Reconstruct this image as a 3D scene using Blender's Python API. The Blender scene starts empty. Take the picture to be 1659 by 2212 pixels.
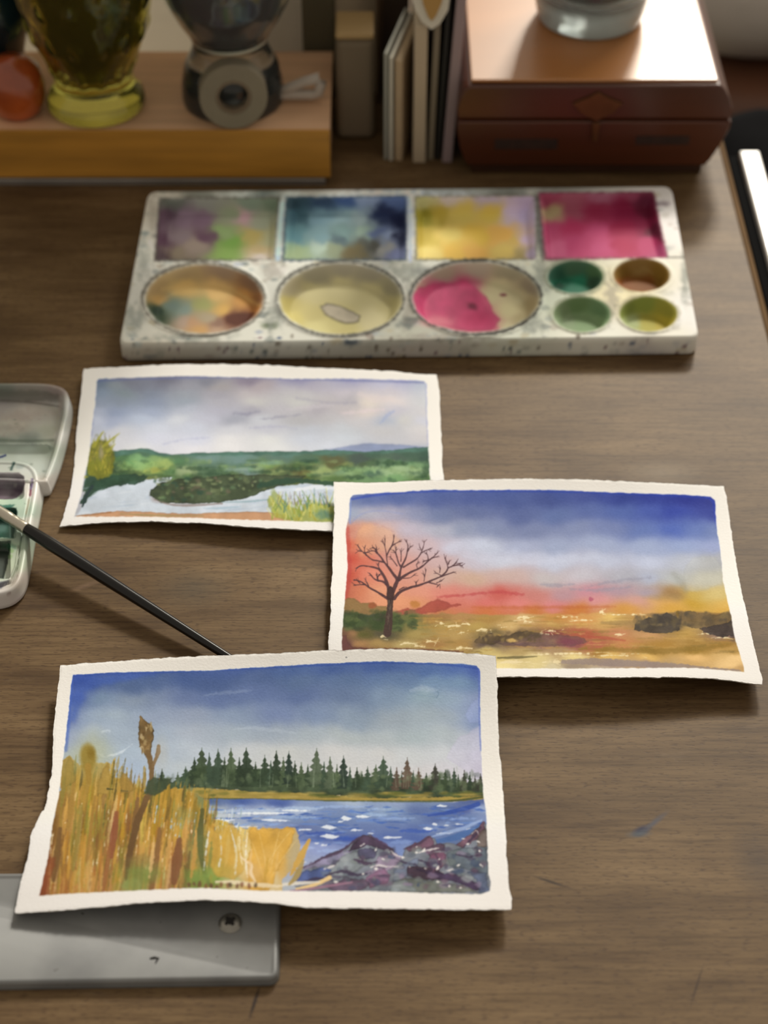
import bpy, bmesh, math, random
import numpy as np
from mathutils import Vector

# ---------------------------------------------------------------- camera, world, lights
sc = bpy.context.scene
COL = sc.collection
CAM_H, TILT, FPX, CX, CY = 0.57, math.radians(42.4), 4000.0, 829.5, 1106.0
cam_data = bpy.data.cameras.new('camera')
cam = bpy.data.objects.new('camera', cam_data); COL.objects.link(cam)
cam.location = (0, 0, CAM_H)
cam.rotation_euler = (math.pi / 2 - TILT, 0, 0)
cam_data.sensor_width = 36.0
cam_data.lens = 36.0 * FPX / 2212.0
cam_data.clip_start = 0.02
cam_data.dof.use_dof = True
cam_data.dof.focus_distance = 0.772
cam_data.dof.aperture_fstop = 7.8
sc.camera = cam

world = bpy.data.worlds.new('world'); sc.world = world
world.use_nodes = True
bg = world.node_tree.nodes['Background']
bg.inputs['Color'].default_value = (1.0, 0.885, 0.73, 1)
bg.inputs['Strength'].default_value = 0.46

def area(name, loc, target, sx, sy, power, color):
    l = bpy.data.lights.new(name, 'AREA'); l.shape = 'RECTANGLE'
    l.size, l.size_y, l.energy, l.color = sx, sy, power, color
    o = bpy.data.objects.new(name, l); COL.objects.link(o)
    o.location = loc
    o.rotation_euler = (Vector(target) - Vector(loc)).to_track_quat('-Z', 'Y').to_euler()
    return o
area('window_light', (0.79, 3.53, 2.06), (0.0, 0.75, 0.0), 0.46, 0.36, 92.0, (1.0, 0.93, 0.80))
area('soft_fill_light', (1.35, 3.1, 1.85), (0.1, 0.8, 0.0), 1.3, 0.9, 60.0, (1.0, 0.94, 0.83))  # added wide fill beside the window light, softens and lifts shadows

sc.view_settings.view_transform = 'Standard'
sc.view_settings.look = 'None'
sc.view_settings.exposure = 0.0
sc.view_settings.gamma = 1.0
sc.view_settings.use_curve_mapping = False

# ---------------------------------------------------------------- geometry helpers
CT, ST = math.cos(TILT), math.sin(TILT)
def at(x, y, z=0.0):
    """point at height z seen in the photograph's pixel (x, y); arrays allowed"""
    x = np.asarray(x, float); y = np.asarray(y, float)
    dx = (x - CX) / FPX; dy = -(y - CY) / FPX
    t = (np.asarray(z, float) - CAM_H) / (-ST + dy * CT)
    return np.stack([dx * t, (CT + dy * ST) * t, np.broadcast_to(np.asarray(z, float), t.shape)], -1)
def atY(x, y, Y):
    dx = (x - CX) / FPX; dy = -(y - CY) / FPX
    t = Y / (CT + dy * ST)
    return (dx * t, Y, CAM_H + (-ST + dy * CT) * t)
def proj(P):
    P = np.asarray(P, float)
    d = P[..., 1] * CT + (CAM_H - P[..., 2]) * ST
    u = P[..., 1] * ST - (CAM_H - P[..., 2]) * CT
    return CX + FPX * P[..., 0] / d, CY - FPX * u / d

def put(name, me, mat, parent=None):
    o = bpy.data.objects.new(name, me); COL.objects.link(o)
    if mat: me.materials.append(mat)
    if parent: o.parent = parent
    return o
def tag(o, label=None, cat=None, group=None, kind=None):
    if label: o['label'] = label
    if cat: o['category'] = cat
    if group: o['group'] = group
    if kind: o['kind'] = kind
    return o
def empty(name, loc, label, cat, group=None):
    o = bpy.data.objects.new(name, None); COL.objects.link(o)
    o.empty_display_size = 0.02
    o.location = loc
    bpy.context.view_layer.update()
    return tag(o, label, cat, group)
def mesh(name, V, F, mat, parent=None, smooth=True, colors=None, world_space=True):
    """numpy mesh; F is an (n,4) or (n,3) array or a list of index lists"""
    V = np.array(V, float)
    if parent is not None and world_space:
        p = parent
        while p is not None:
            V = V - np.array(p.location); p = p.parent
    me = bpy.data.meshes.new(name)
    if isinstance(F, np.ndarray):
        n, k = F.shape
        me.vertices.add(len(V)); me.vertices.foreach_set('co', V.astype(np.float32).ravel())
        me.loops.add(n * k); me.loops.foreach_set('vertex_index', F.astype(np.int32).ravel())
        me.polygons.add(n)
        me.polygons.foreach_set('loop_start', np.arange(0, n * k, k, dtype=np.int32))
        me.polygons.foreach_set('loop_total', np.full(n, k, np.int32))
        me.update(calc_edges=True); me.validate()
    else:
        me.from_pydata([tuple(v) for v in V], [], [tuple(f) for f in F]); me.update()
    me.polygons.foreach_set('use_smooth', np.full(len(me.polygons), smooth))
    if colors is not None:
        at_ = me.color_attributes.new('paint', 'FLOAT_COLOR', 'POINT')
        c = np.ones((len(V), 4), np.float32); c[:, :3] = colors
        at_.data.foreach_set('color', c.ravel())
    return put(name, me, mat, parent)
def sub(V, F, C, keep):
    """only the faces of a mask, with their vertices renumbered"""
    f = F[keep]; used = np.unique(f); m = np.full(len(V), -1); m[used] = np.arange(len(used))
    return V[used], m[f], (C[used] if C is not None else None)
def quads(nr, nc, wrap=False):
    r, c = np.meshgrid(np.arange(nr - 1), np.arange(nc if wrap else nc - 1), indexing='ij')
    c2 = (c + 1) % nc
    return np.stack([r * nc + c, r * nc + c2, (r + 1) * nc + c2, (r + 1) * nc + c], -1).reshape(-1, 4)

def box_bm(bm, x0, x1, y0, y1, z0, z1):
    vs = [bm.verts.new(p) for p in ((x0,y0,z0),(x1,y0,z0),(x1,y1,z0),(x0,y1,z0),(x0,y0,z1),(x1,y0,z1),(x1,y1,z1),(x0,y1,z1))]
    for f in ((0,3,2,1),(4,5,6,7),(0,1,5,4),(1,2,6,5),(2,3,7,6),(3,0,4,7)): bm.faces.new([vs[i] for i in f])
def bm_obj(name, bm, mat, parent=None, bevel=0.0, segs=3, smooth=False, loc=None, rot=None):
    if bevel > 0:
        bmesh.ops.bevel(bm, geom=list(bm.edges), offset=bevel, segments=segs, affect='EDGES', profile=0.5)
    bmesh.ops.recalc_face_normals(bm, faces=bm.faces)
    me = bpy.data.meshes.new(name); bm.to_mesh(me); bm.free()
    me.polygons.foreach_set('use_smooth', np.full(len(me.polygons), smooth))
    o = put(name, me, mat, parent)
    if loc is not None: o.location = loc
    if rot is not None: o.rotation_euler = rot
    return o
def box(name, lo, hi, mat, parent=None, bevel=0.001, rot=None):
    """box by world corners, origin at its base centre (or placed relative to its parent)"""
    c = ((lo[0]+hi[0])/2, (lo[1]+hi[1])/2, lo[2])
    bm = bmesh.new(); box_bm(bm, lo[0]-c[0], hi[0]-c[0], lo[1]-c[1], hi[1]-c[1], 0, hi[2]-lo[2])
    l = Vector(c) - (parent.location if parent else Vector((0,0,0)))
    return bm_obj(name, bm, mat, parent, bevel, 3, False, l, rot)
def lathe(name, prof, mat, parent=None, n=64, c=(0,0,0), fn=None, cap0=False, cap1=False):
    """profile of (radius, z); fn(angle, z, r) may change the radius"""
    a = np.linspace(0, 2*math.pi, n, endpoint=False); V = []
    for r, z in prof:
        rr = np.full(n, float(r)) if fn is None else fn(a, z, r)
        V.append(np.stack([c[0] + rr*np.cos(a), c[1] + rr*np.sin(a), np.full(n, c[2] + z)], -1))
    V = np.concatenate(V); F = [tuple(q) for q in quads(len(prof), n, True)]
    if cap0: F.append(tuple(range(n))[::-1])
    if cap1: F.append(tuple(range((len(prof)-1)*n, len(prof)*n)))
    return mesh(name, V, F, mat, parent, True)
def tube(name, pts, radii, mat, parent=None, n=20, caps=True, flat=1.0):
    P = np.array(pts, float); T = np.gradient(P, axis=0); T /= np.linalg.norm(T, axis=1)[:, None]
    V = []
    for p, t, r in zip(P, T, radii):
        up = np.array([0,0,1.0]); s = np.cross(t, up); s /= np.linalg.norm(s) + 1e-9; u = np.cross(s, t)
        a = np.linspace(0, 2*math.pi, n, endpoint=False)
        V.append(p + r*(np.cos(a)[:,None]*s + flat*np.sin(a)[:,None]*u))
    V = np.concatenate(V); F = [tuple(q) for q in quads(len(P), n, True)]
    if caps: F.append(tuple(range(n))[::-1]); F.append(tuple(range((len(P)-1)*n, len(P)*n)))
    return mesh(name, V, F, mat, parent, True)
def smooth_loop(pts, n):
    """closed, rounded resampling of a traced outline (Catmull-Rom, even spacing)"""
    P = np.array(pts, float); out = []
    for i in range(len(P)):
        p0, p1, p2, p3 = P[i-1], P[i], P[(i+1) % len(P)], P[(i+2) % len(P)]
        for t in np.linspace(0, 1, 24, endpoint=False):
            out.append(0.5*((2*p1)+(-p0+p2)*t+(2*p0-5*p1+4*p2-p3)*t*t+(-p0+3*p1-3*p2+p3)*t**3))
    out = np.array(out); return even(np.vstack([out, out[:1]]), n + 1)[:-1]
def even(P, n):
    P = np.array(P, float); d = np.r_[0, np.cumsum(np.linalg.norm(np.diff(P, axis=0), axis=1))]
    s = np.linspace(0, d[-1], n)
    return np.stack([np.interp(s, d, P[:, k]) for k in range(P.shape[1])], -1)
def round_poly(pts, r, n=8):
    """polygon with its corners rounded by radius r"""
    P = np.array(pts, float); out = []
    for i in range(len(P)):
        a, b, c = P[i-1], P[i], P[(i+1) % len(P)]
        u = (a-b)/np.linalg.norm(a-b); v = (c-b)/np.linalg.norm(c-b)
        p, q = b+u*r, b+v*r
        for t in np.linspace(0, 1, n): out.append((1-t)**2*p + 2*t*(1-t)*b + t*t*q)
    return np.array(out)
def inset(L, d):
    """move a dense closed 2D loop inwards by d"""
    T = np.roll(L, -1, 0) - np.roll(L, 1, 0); T /= np.linalg.norm(T, axis=1)[:, None] + 1e-12
    A = 0.5*np.sum(L[:,0]*np.roll(L[:,1],-1) - np.roll(L[:,0],-1)*L[:,1])
    N = np.stack([-T[:,1], T[:,0]], -1) * (1 if A > 0 else -1)
    return L + N*d

# ---------------------------------------------------------------- noise and painting tools
_R = np.random.RandomState(7)
_LAT = _R.rand(257, 257).astype(np.float32)
def vnoise(x, y, seed=0):
    x = x + seed*17.31; y = y + seed*7.77
    xi = np.floor(x).astype(int); yi = np.floor(y).astype(int); fx = x-xi; fy = y-yi
    fx = fx*fx*(3-2*fx); fy = fy*fy*(3-2*fy)
    a = _LAT[xi & 255, yi & 255]; b = _LAT[(xi+1) & 255, yi & 255]
    c = _LAT[xi & 255, (yi+1) & 255]; d = _LAT[(xi+1) & 255, (yi+1) & 255]
    return (a*(1-fx)+b*fx)*(1-fy) + (c*(1-fx)+d*fx)*fy
def fbm(x, y, s, seed=0, o=4):
    t = 0; a = 0.5; k = 0
    for i in range(o): t = t + a*(vnoise(x/s, y/s, seed+i*3) - 0.5); k += a; a *= 0.5; s *= 0.5
    return t/k*2                                    # about -1 .. 1
def sst(a, b, x):
    t = np.clip((x-a)/(b-a+1e-12), 0, 1); return t*t*(3-2*t)
def poly_sd(pts, X, Y):
    """signed distance to a polygon, negative inside"""
    P = np.array(pts, float); d = np.full(X.shape, 1e18); s = np.zeros(X.shape, bool)
    for i in range(len(P)):
        ax, ay = P[i-1]; bx, by = P[i]; ex, ey = bx-ax, by-ay
        wx = X-ax; wy = Y-ay; t = np.clip((wx*ex+wy*ey)/(ex*ex+ey*ey+1e-20), 0, 1)
        d = np.minimum(d, (wx-ex*t)**2+(wy-ey*t)**2)
        if ay != by:
            s ^= ((ay > Y) != (by > Y)) & (X < (bx-ax)*(Y-ay)/(by-ay)+ax)
    d = np.sqrt(d); return np.where(s, -d, d)
def lin(c):
    c = np.asarray(c, float)/255.0
    return np.where(c <= 0.04045, c/12.92, ((c+0.055)/1.055)**2.4)
def hexc(s): return tuple(int(s[i:i+2], 16) for i in (0, 2, 4))

class Canvas:
    """pigment colours on a sheet; coordinates are the sheet's own in units of a photograph pixel"""
    def __init__(s, x0, y0, x1, y1, base=(243, 240, 230), seed=1):
        s.x0, s.y0, s.w, s.h = x0, y0, x1-x0, y1-y0
        s.X, s.Y = np.meshgrid(np.arange(x0, x1, dtype=np.float32), np.arange(y0, y1, dtype=np.float32))
        s.a = np.ones((s.h, s.w, 3), np.float32)*np.array(base, np.float32); s.rng = random.Random(seed); s.seed = seed
    def win(s, x0, y0, x1, y1):
        i0 = max(0, int(y0-s.y0)); i1 = min(s.h, int(y1-s.y0)+2); j0 = max(0, int(x0-s.x0)); j1 = min(s.w, int(x1-s.x0)+2)
        return slice(i0, max(i0, i1)), slice(j0, max(j0, j1))
    def mix(s, sl, m, col):
        m = m[..., None]; s.a[sl] = s.a[sl]*(1-m) + np.array(col, np.float32)*m
    def wash(s, pts, ax=1.7, warp=14, ws=60, p=1.6, eps=60, mask=None):
        """pigment samples (x, y, colour) flowing into one another"""
        X = s.X + warp*fbm(s.X, s.Y, ws, s.seed+1); Y = s.Y + warp*0.7*fbm(s.X, s.Y, ws, s.seed+5)
        W = np.zeros(X.shape, np.float32); A = np.zeros(s.a.shape, np.float32)
        for x, y, c in pts:
            if isinstance(c, str): c = hexc(c)
            w = 1.0/((((X-x)/ax)**2 + (Y-y)**2 + eps)**p); W += w; A += w[..., None]*np.array(c, np.float32)
        A /= W[..., None]; g_ = A.mean(-1, keepdims=True); A = g_ + (A-g_)*np.where(A[..., 2:] > A[..., :1], 0.88, 1.0)
        if mask is None: s.a[:] = A
        else: s.a[:] = s.a*(1-mask[..., None]) + A*mask[..., None]
    def poly(s, pts, col, a=1.0, soft=1.0, rough=2.5, rs=10, edge=0.12, mott=0.08):
        if isinstance(col, str): col = hexc(col)
        P = np.array(pts, float); pad = rough*2+soft*2+3
        sl = s.win(P[:,0].min()-pad, P[:,1].min()-pad, P[:,0].max()+pad, P[:,1].max()+pad)
        X, Y = s.X[sl], s.Y[sl]
        if X.size == 0: return
        d = poly_sd(P, X, Y) + rough*fbm(X, Y, rs, s.seed+11, 3)
        m = a*sst(soft, -soft, d)
        c = np.array(col, np.float32)*(1 + mott*fbm(X, Y, 22, s.seed+21, 3) - edge*np.exp(-(d/2.2)**2))[..., None]
        s.a[sl] = s.a[sl]*(1-m[..., None]) + c*m[..., None]
    def stroke(s, pts, w, col, a=1.0, soft=0.8, rough=0.6, smooth=True):
        if isinstance(col, str): col = hexc(col)
        P = np.array(pts, float)
        if smooth and len(P) > 2:
            d0 = np.r_[0, np.cumsum(np.linalg.norm(np.diff(P, axis=0), axis=1))]; n = len(P)*4; t = np.linspace(0, d0[-1], n)
            Q = np.stack([np.interp(t, d0, P[:, k]) for k in (0, 1)], -1)
            for _ in range(3): Q[1:-1] = (Q[:-2]+2*Q[1:-1]+Q[2:])/4
            P = Q
        w = (w, w) if np.isscalar(w) else w; R = np.interp(np.linspace(0, 1, len(P)), np.linspace(0, 1, len(w)), w)/2
        pad = R.max()+soft+rough+2
        sl = s.win(P[:,0].min()-pad, P[:,1].min()-pad, P[:,0].max()+pad, P[:,1].max()+pad); X, Y = s.X[sl], s.Y[sl]
        if X.size == 0: return
        d = np.full(X.shape, 1e9)
        for i in range(len(P)-1):
            ax, ay = P[i]; ex, ey = P[i+1]-P[i]; t = np.clip(((X-ax)*ex+(Y-ay)*ey)/(ex*ex+ey*ey+1e-9), 0, 1)
            d = np.minimum(d, np.hypot(X-ax-ex*t, Y-ay-ey*t) - (R[i]*(1-t)+R[i+1]*t))
        d = d + rough*fbm(X, Y, 6, s.seed+31, 2)
        m = a*sst(soft, -soft, d); s.mix(sl, m, col)
    def spot(s, x, y, rx, ry, col, a=1.0, soft=0.35, rough=0.25, rs=None, ring=0.0):
        """round touch of colour; soft and rough are fractions of the radius"""
        if isinstance(col, str): col = hexc(col)
        sl = s.win(x-rx*1.8, y-ry*1.8, x+rx*1.8, y+ry*1.8); X, Y = s.X[sl], s.Y[sl]
        if X.size == 0: return
        d = np.hypot((X-x)/rx, (Y-y)/ry) - 1 + rough*fbm(X, Y, rs or max(rx, ry)*0.7+2, s.seed+41, 3)
        m = a*sst(soft, -soft, d); c = np.array(col, np.float32)*(1-ring*np.exp(-(d/0.12)**2))[..., None]
        s.a[sl] = s.a[sl]*(1-m[..., None]) + c*m[..., None]
    def grain(s, amt=3.0, sc_=3.0):
        g = fbm(s.X, s.Y*1.4, sc_, s.seed+51, 2)*amt + fbm(s.X, s.Y, 26, s.seed+61, 3)*amt*1.2
        s.a += g[..., None]
    def sample(s, px, py, E, gain=0.80):
        """colour at sheet points as a reflectance, E the colour that bare white shows there"""
        x = np.clip(px-s.x0, 0, s.w-1.001); y = np.clip(py-s.y0, 0, s.h-1.001)
        i = np.floor(y).astype(int); j = np.floor(x).astype(int); fy = (y-i)[..., None]; fx = (x-j)[..., None]
        c = (s.a[i, j]*(1-fx)+s.a[i, j+1]*fx)*(1-fy) + (s.a[i+1, j]*(1-fx)+s.a[i+1, j+1]*fx)*fy
        return np.clip(lin(np.clip(c, 2, 255))/lin(E)*gain, 0.004, 0.9)

# ---------------------------------------------------------------- materials
def new_mat(name):
    m = bpy.data.materials.new(name); m.use_nodes = True
    nt = m.node_tree; b = nt.nodes['Principled BSDF']; return m, nt, b
def N(nt, typ, **kw):
    n = nt.nodes.new(typ)
    for k, v in kw.items(): setattr(n, k, v)
    return n
def simple(name, col, rough=0.5, metal=0.0, spec=0.5, noise=0.0, nscale=40, bump=0.0, coat=0.0, stretch=(1,1,1), col2=None, coat_rough=0.1):
    m, nt, b = new_mat(name); L = nt.links
    c = lin(col); b.inputs['Roughness'].default_value = rough; b.inputs['Metallic'].default_value = metal
    b.inputs['Specular IOR Level'].default_value = spec; b.inputs['Coat Weight'].default_value = coat; b.inputs['Coat Roughness'].default_value = coat_rough
    tc = N(nt, 'ShaderNodeTexCoord'); mp = N(nt, 'ShaderNodeMapping'); mp.inputs['Scale'].default_value = stretch
    L.new(tc.outputs['Object'], mp.inputs[0])
    ns = N(nt, 'ShaderNodeTexNoise'); ns.inputs['Scale'].default_value = nscale; ns.inputs['Detail'].default_value = 6
    L.new(mp.outputs[0], ns.inputs['Vector'])
    r = N(nt, 'ShaderNodeValToRGB'); r.color_ramp.elements[0].position = 0.3; r.color_ramp.elements[1].position = 0.7
    d = lin(col2) if col2 else c*(1-noise)
    r.color_ramp.elements[0].color = (*d, 1); r.color_ramp.elements[1].color = (*np.clip(c*(1+noise*0.4), 0, 1), 1)
    L.new(ns.outputs['Fac'], r.inputs[0]); L.new(r.outputs[0], b.inputs['Base Color'])
    if bump > 0:
        bp = N(nt, 'ShaderNodeBump'); bp.inputs['Strength'].default_value = 0.5; bp.inputs['Distance'].default_value = bump
        L.new(ns.outputs['Fac'], bp.inputs['Height']); L.new(bp.outputs[0], b.inputs['Normal'])
    return m
def painted(name, rough=0.8, spec=0.25, bscale=900, bump=0.00012, coat=0.0, strength=0.6):
    """surface whose pigment was laid on point by point (colour attribute), with a fine tooth"""
    m, nt, b = new_mat(name); L = nt.links
    a = N(nt, 'ShaderNodeAttribute', attribute_name='paint'); L.new(a.outputs['Color'], b.inputs['Base Color'])
    b.inputs['Roughness'].default_value = rough; b.inputs['Specular IOR Level'].default_value = spec; b.inputs['Coat Weight'].default_value = coat
    b.inputs['Coat Roughness'].default_value = 0.12
    tc = N(nt, 'ShaderNodeTexCoord'); ns = N(nt, 'ShaderNodeTexNoise'); ns.inputs['Scale'].default_value = bscale; ns.inputs['Detail'].default_value = 2
    L.new(tc.outputs['Object'], ns.inputs['Vector'])
    if bump > 0:
        bp = N(nt, 'ShaderNodeBump'); bp.inputs['Strength'].default_value = strength; bp.inputs['Distance'].default_value = bump
        L.new(ns.outputs['Fac'], bp.inputs['Height']); L.new(bp.outputs[0], b.inputs['Normal'])
    return m
def backlit(name, col):
    """paper or thin card that lets daylight through"""
    m, nt, b = new_mat(name); L = nt.links
    ns = N(nt, 'ShaderNodeTexNoise'); ns.inputs['Scale'].default_value = 20; r = N(nt, 'ShaderNodeValToRGB')
    r.color_ramp.elements[0].color = (*(lin(col)*.92), 1); r.color_ramp.elements[1].color = (*lin(col), 1); L.new(ns.outputs['Fac'], r.inputs[0])
    t = N(nt, 'ShaderNodeBsdfTranslucent'); L.new(r.outputs[0], t.inputs['Color']); L.new(r.outputs[0], b.inputs['Base Color']); b.inputs['Roughness'].default_value = .8
    mx = N(nt, 'ShaderNodeMixShader'); mx.inputs[0].default_value = .65; L.new(b.outputs[0], mx.inputs[1]); L.new(t.outputs[0], mx.inputs[2])
    L.new(mx.outputs[0], nt.nodes['Material Output'].inputs['Surface']); return m
def glass(name, col, rough=0.03, ior=1.45, trans=1.0):
    m, nt, b = new_mat(name)
    b.inputs['Base Color'].default_value = (*lin(col), 1); b.inputs['Transmission Weight'].default_value = trans
    b.inputs['Roughness'].default_value = rough; b.inputs['IOR'].default_value = ior
    return m
# ---------------------------------------------------------------- watercolour sheets
PAPER = painted('cold_pressed_watercolour_paper', 0.85, 0.15, 1000, 0.00012, 0.0, 0.7)

def edge_fn(pts, along):
    """traced edge as a function of t in 0..1"""
    P = np.array(pts, float); d = np.r_[0, np.cumsum(np.linalg.norm(np.diff(P, axis=0), axis=1))]; d /= d[-1]
    def f(t): return np.stack([np.interp(t, d, P[:, 0]), np.interp(t, d, P[:, 1])], -1)
    return f
def lag3(t, a, b, c): return a*2*(t-.5)*(t-1) + b*4*t*(1-t) + c*2*t*(t-.5)
def height3(Z, u, v):
    r = [lag3(u, *row) for row in Z]; return lag3(v, *r)/1000.0

def sheet(name, label, cv, top, right, bottom, left, inner, Z, nu, nv, E, wob=1.3, picture_label=None):
    u, v = np.meshgrid(np.linspace(0, 1, nu), np.linspace(0, 1, nv))
    T, B, Lf, R = edge_fn(top, 0), edge_fn(bottom, 0), edge_fn(left, 1), edge_fn(right, 1)
    t1, b1, l1, r1 = T(u), B(u), Lf(v), R(v); uu, vv = u[..., None], v[..., None]
    c00, c10, c01, c11 = [np.array(p, float) for p in (top[0], top[-1], bottom[0], bottom[-1])]
    P = (1-vv)*t1+vv*b1+(1-uu)*l1+uu*r1 - ((1-uu)*(1-vv)*c00+uu*(1-vv)*c10+(1-uu)*vv*c01+uu*vv*c11)
    X, Y = P[..., 0], P[..., 1]
    z = height3(Z, u, v) + 0.00025*fbm(X, Y, 130, cv.seed+3, 2)
    # torn, feathered edge
    e = np.minimum(np.minimum(u, 1-u)*(nu/nv)*1.0, np.minimum(v, 1-v)); k = np.exp(-(e/0.006)**2)
    jx = wob*(fbm(X, Y, 13, cv.seed+71, 4)*1.1); jy = wob*(fbm(X, Y, 13, cv.seed+81, 4)*1.0)
    V = at(X+jx*k, Y+jy*k, z); V[..., 2] -= 0.00022*k*(0.5+0.5*fbm(X, Y, 5, cv.seed+9, 2))
    V = V.reshape(-1, 3); F = quads(nv, nu)[:, ::-1]
    C = cv.sample(X, Y, E(X, Y)).reshape(-1, 3)
    d = poly_sd(inner, X, Y) + 1.3*fbm(X, Y, 9, cv.seed+91, 3)
    inside = (d < 0).ravel(); fi = inside[F].all(axis=1)
    # sheet = margin on top + deckle sides + back, the picture is its painted part
    th = 0.0005
    ring = np.r_[np.arange(nu), np.arange(1, nv)*nu+nu-1, (nv-1)*nu+np.arange(nu-2, -1, -1), np.arange(nv-2, 0, -1)*nu]
    low = V[ring].copy(); low[:, 2] -= th
    cen = V.mean(0); low[:, :2] += (cen[:2]-low[:, :2])*0.001
    st = 10; iu = np.unique(np.r_[np.arange(0, nu, st), nu-1]); iv = np.unique(np.r_[np.arange(0, nv, st), nv-1])
    G = V.reshape(nv, nu, 3)[np.ix_(iv, iu)].copy(); G[..., 2] -= th; G = G.reshape(-1, 3)
    n0, n1 = len(V), len(V)+len(ring); m = len(ring); a = np.arange(m); b = (a+1) % m
    side = np.stack([ring[a], n0+a, n0+b, ring[b]], -1)
    back = quads(len(iv), len(iu)) + n1
    VV = np.vstack([V, low, G]); pc = np.array([0.78, 0.76, 0.71])
    CC = np.vstack([C, np.tile(pc, (len(low)+len(G), 1))])
    FF = np.vstack([F[~fi], side, back])
    o3 = np.array([cen[0], cen[1], V[:, 2].min()-th])
    v_, f_, c_ = sub(VV, FF, CC, np.ones(len(FF), bool))
    root = mesh(name, v_-o3, f_, PAPER, None, True, c_); root.location = o3
    bpy.context.view_layer.update()
    tag(root, label, 'painting', 'watercolour sheets laid out on the desk')
    v_, f_, c_ = sub(V, F, C, fi)
    p = mesh('painted_picture', v_-o3, f_, PAPER, root, True, c_, world_space=False)
    if picture_label: p['label'] = picture_label
    return root, V.reshape(nv, nu, 3), (X, Y)

rnd = random.Random(11)
def wrow(*rr):
    """wash samples along level rows: (y, 'x:rrggbb x:rrggbb ...')"""
    return [(float(k.split(':')[0]), y, k.split(':')[1]) for y, t in rr for k in t.split()]
def cp(ox, oy, s, pts): return [(ox+x/s, oy+y/s) for x, y in pts]

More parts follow.
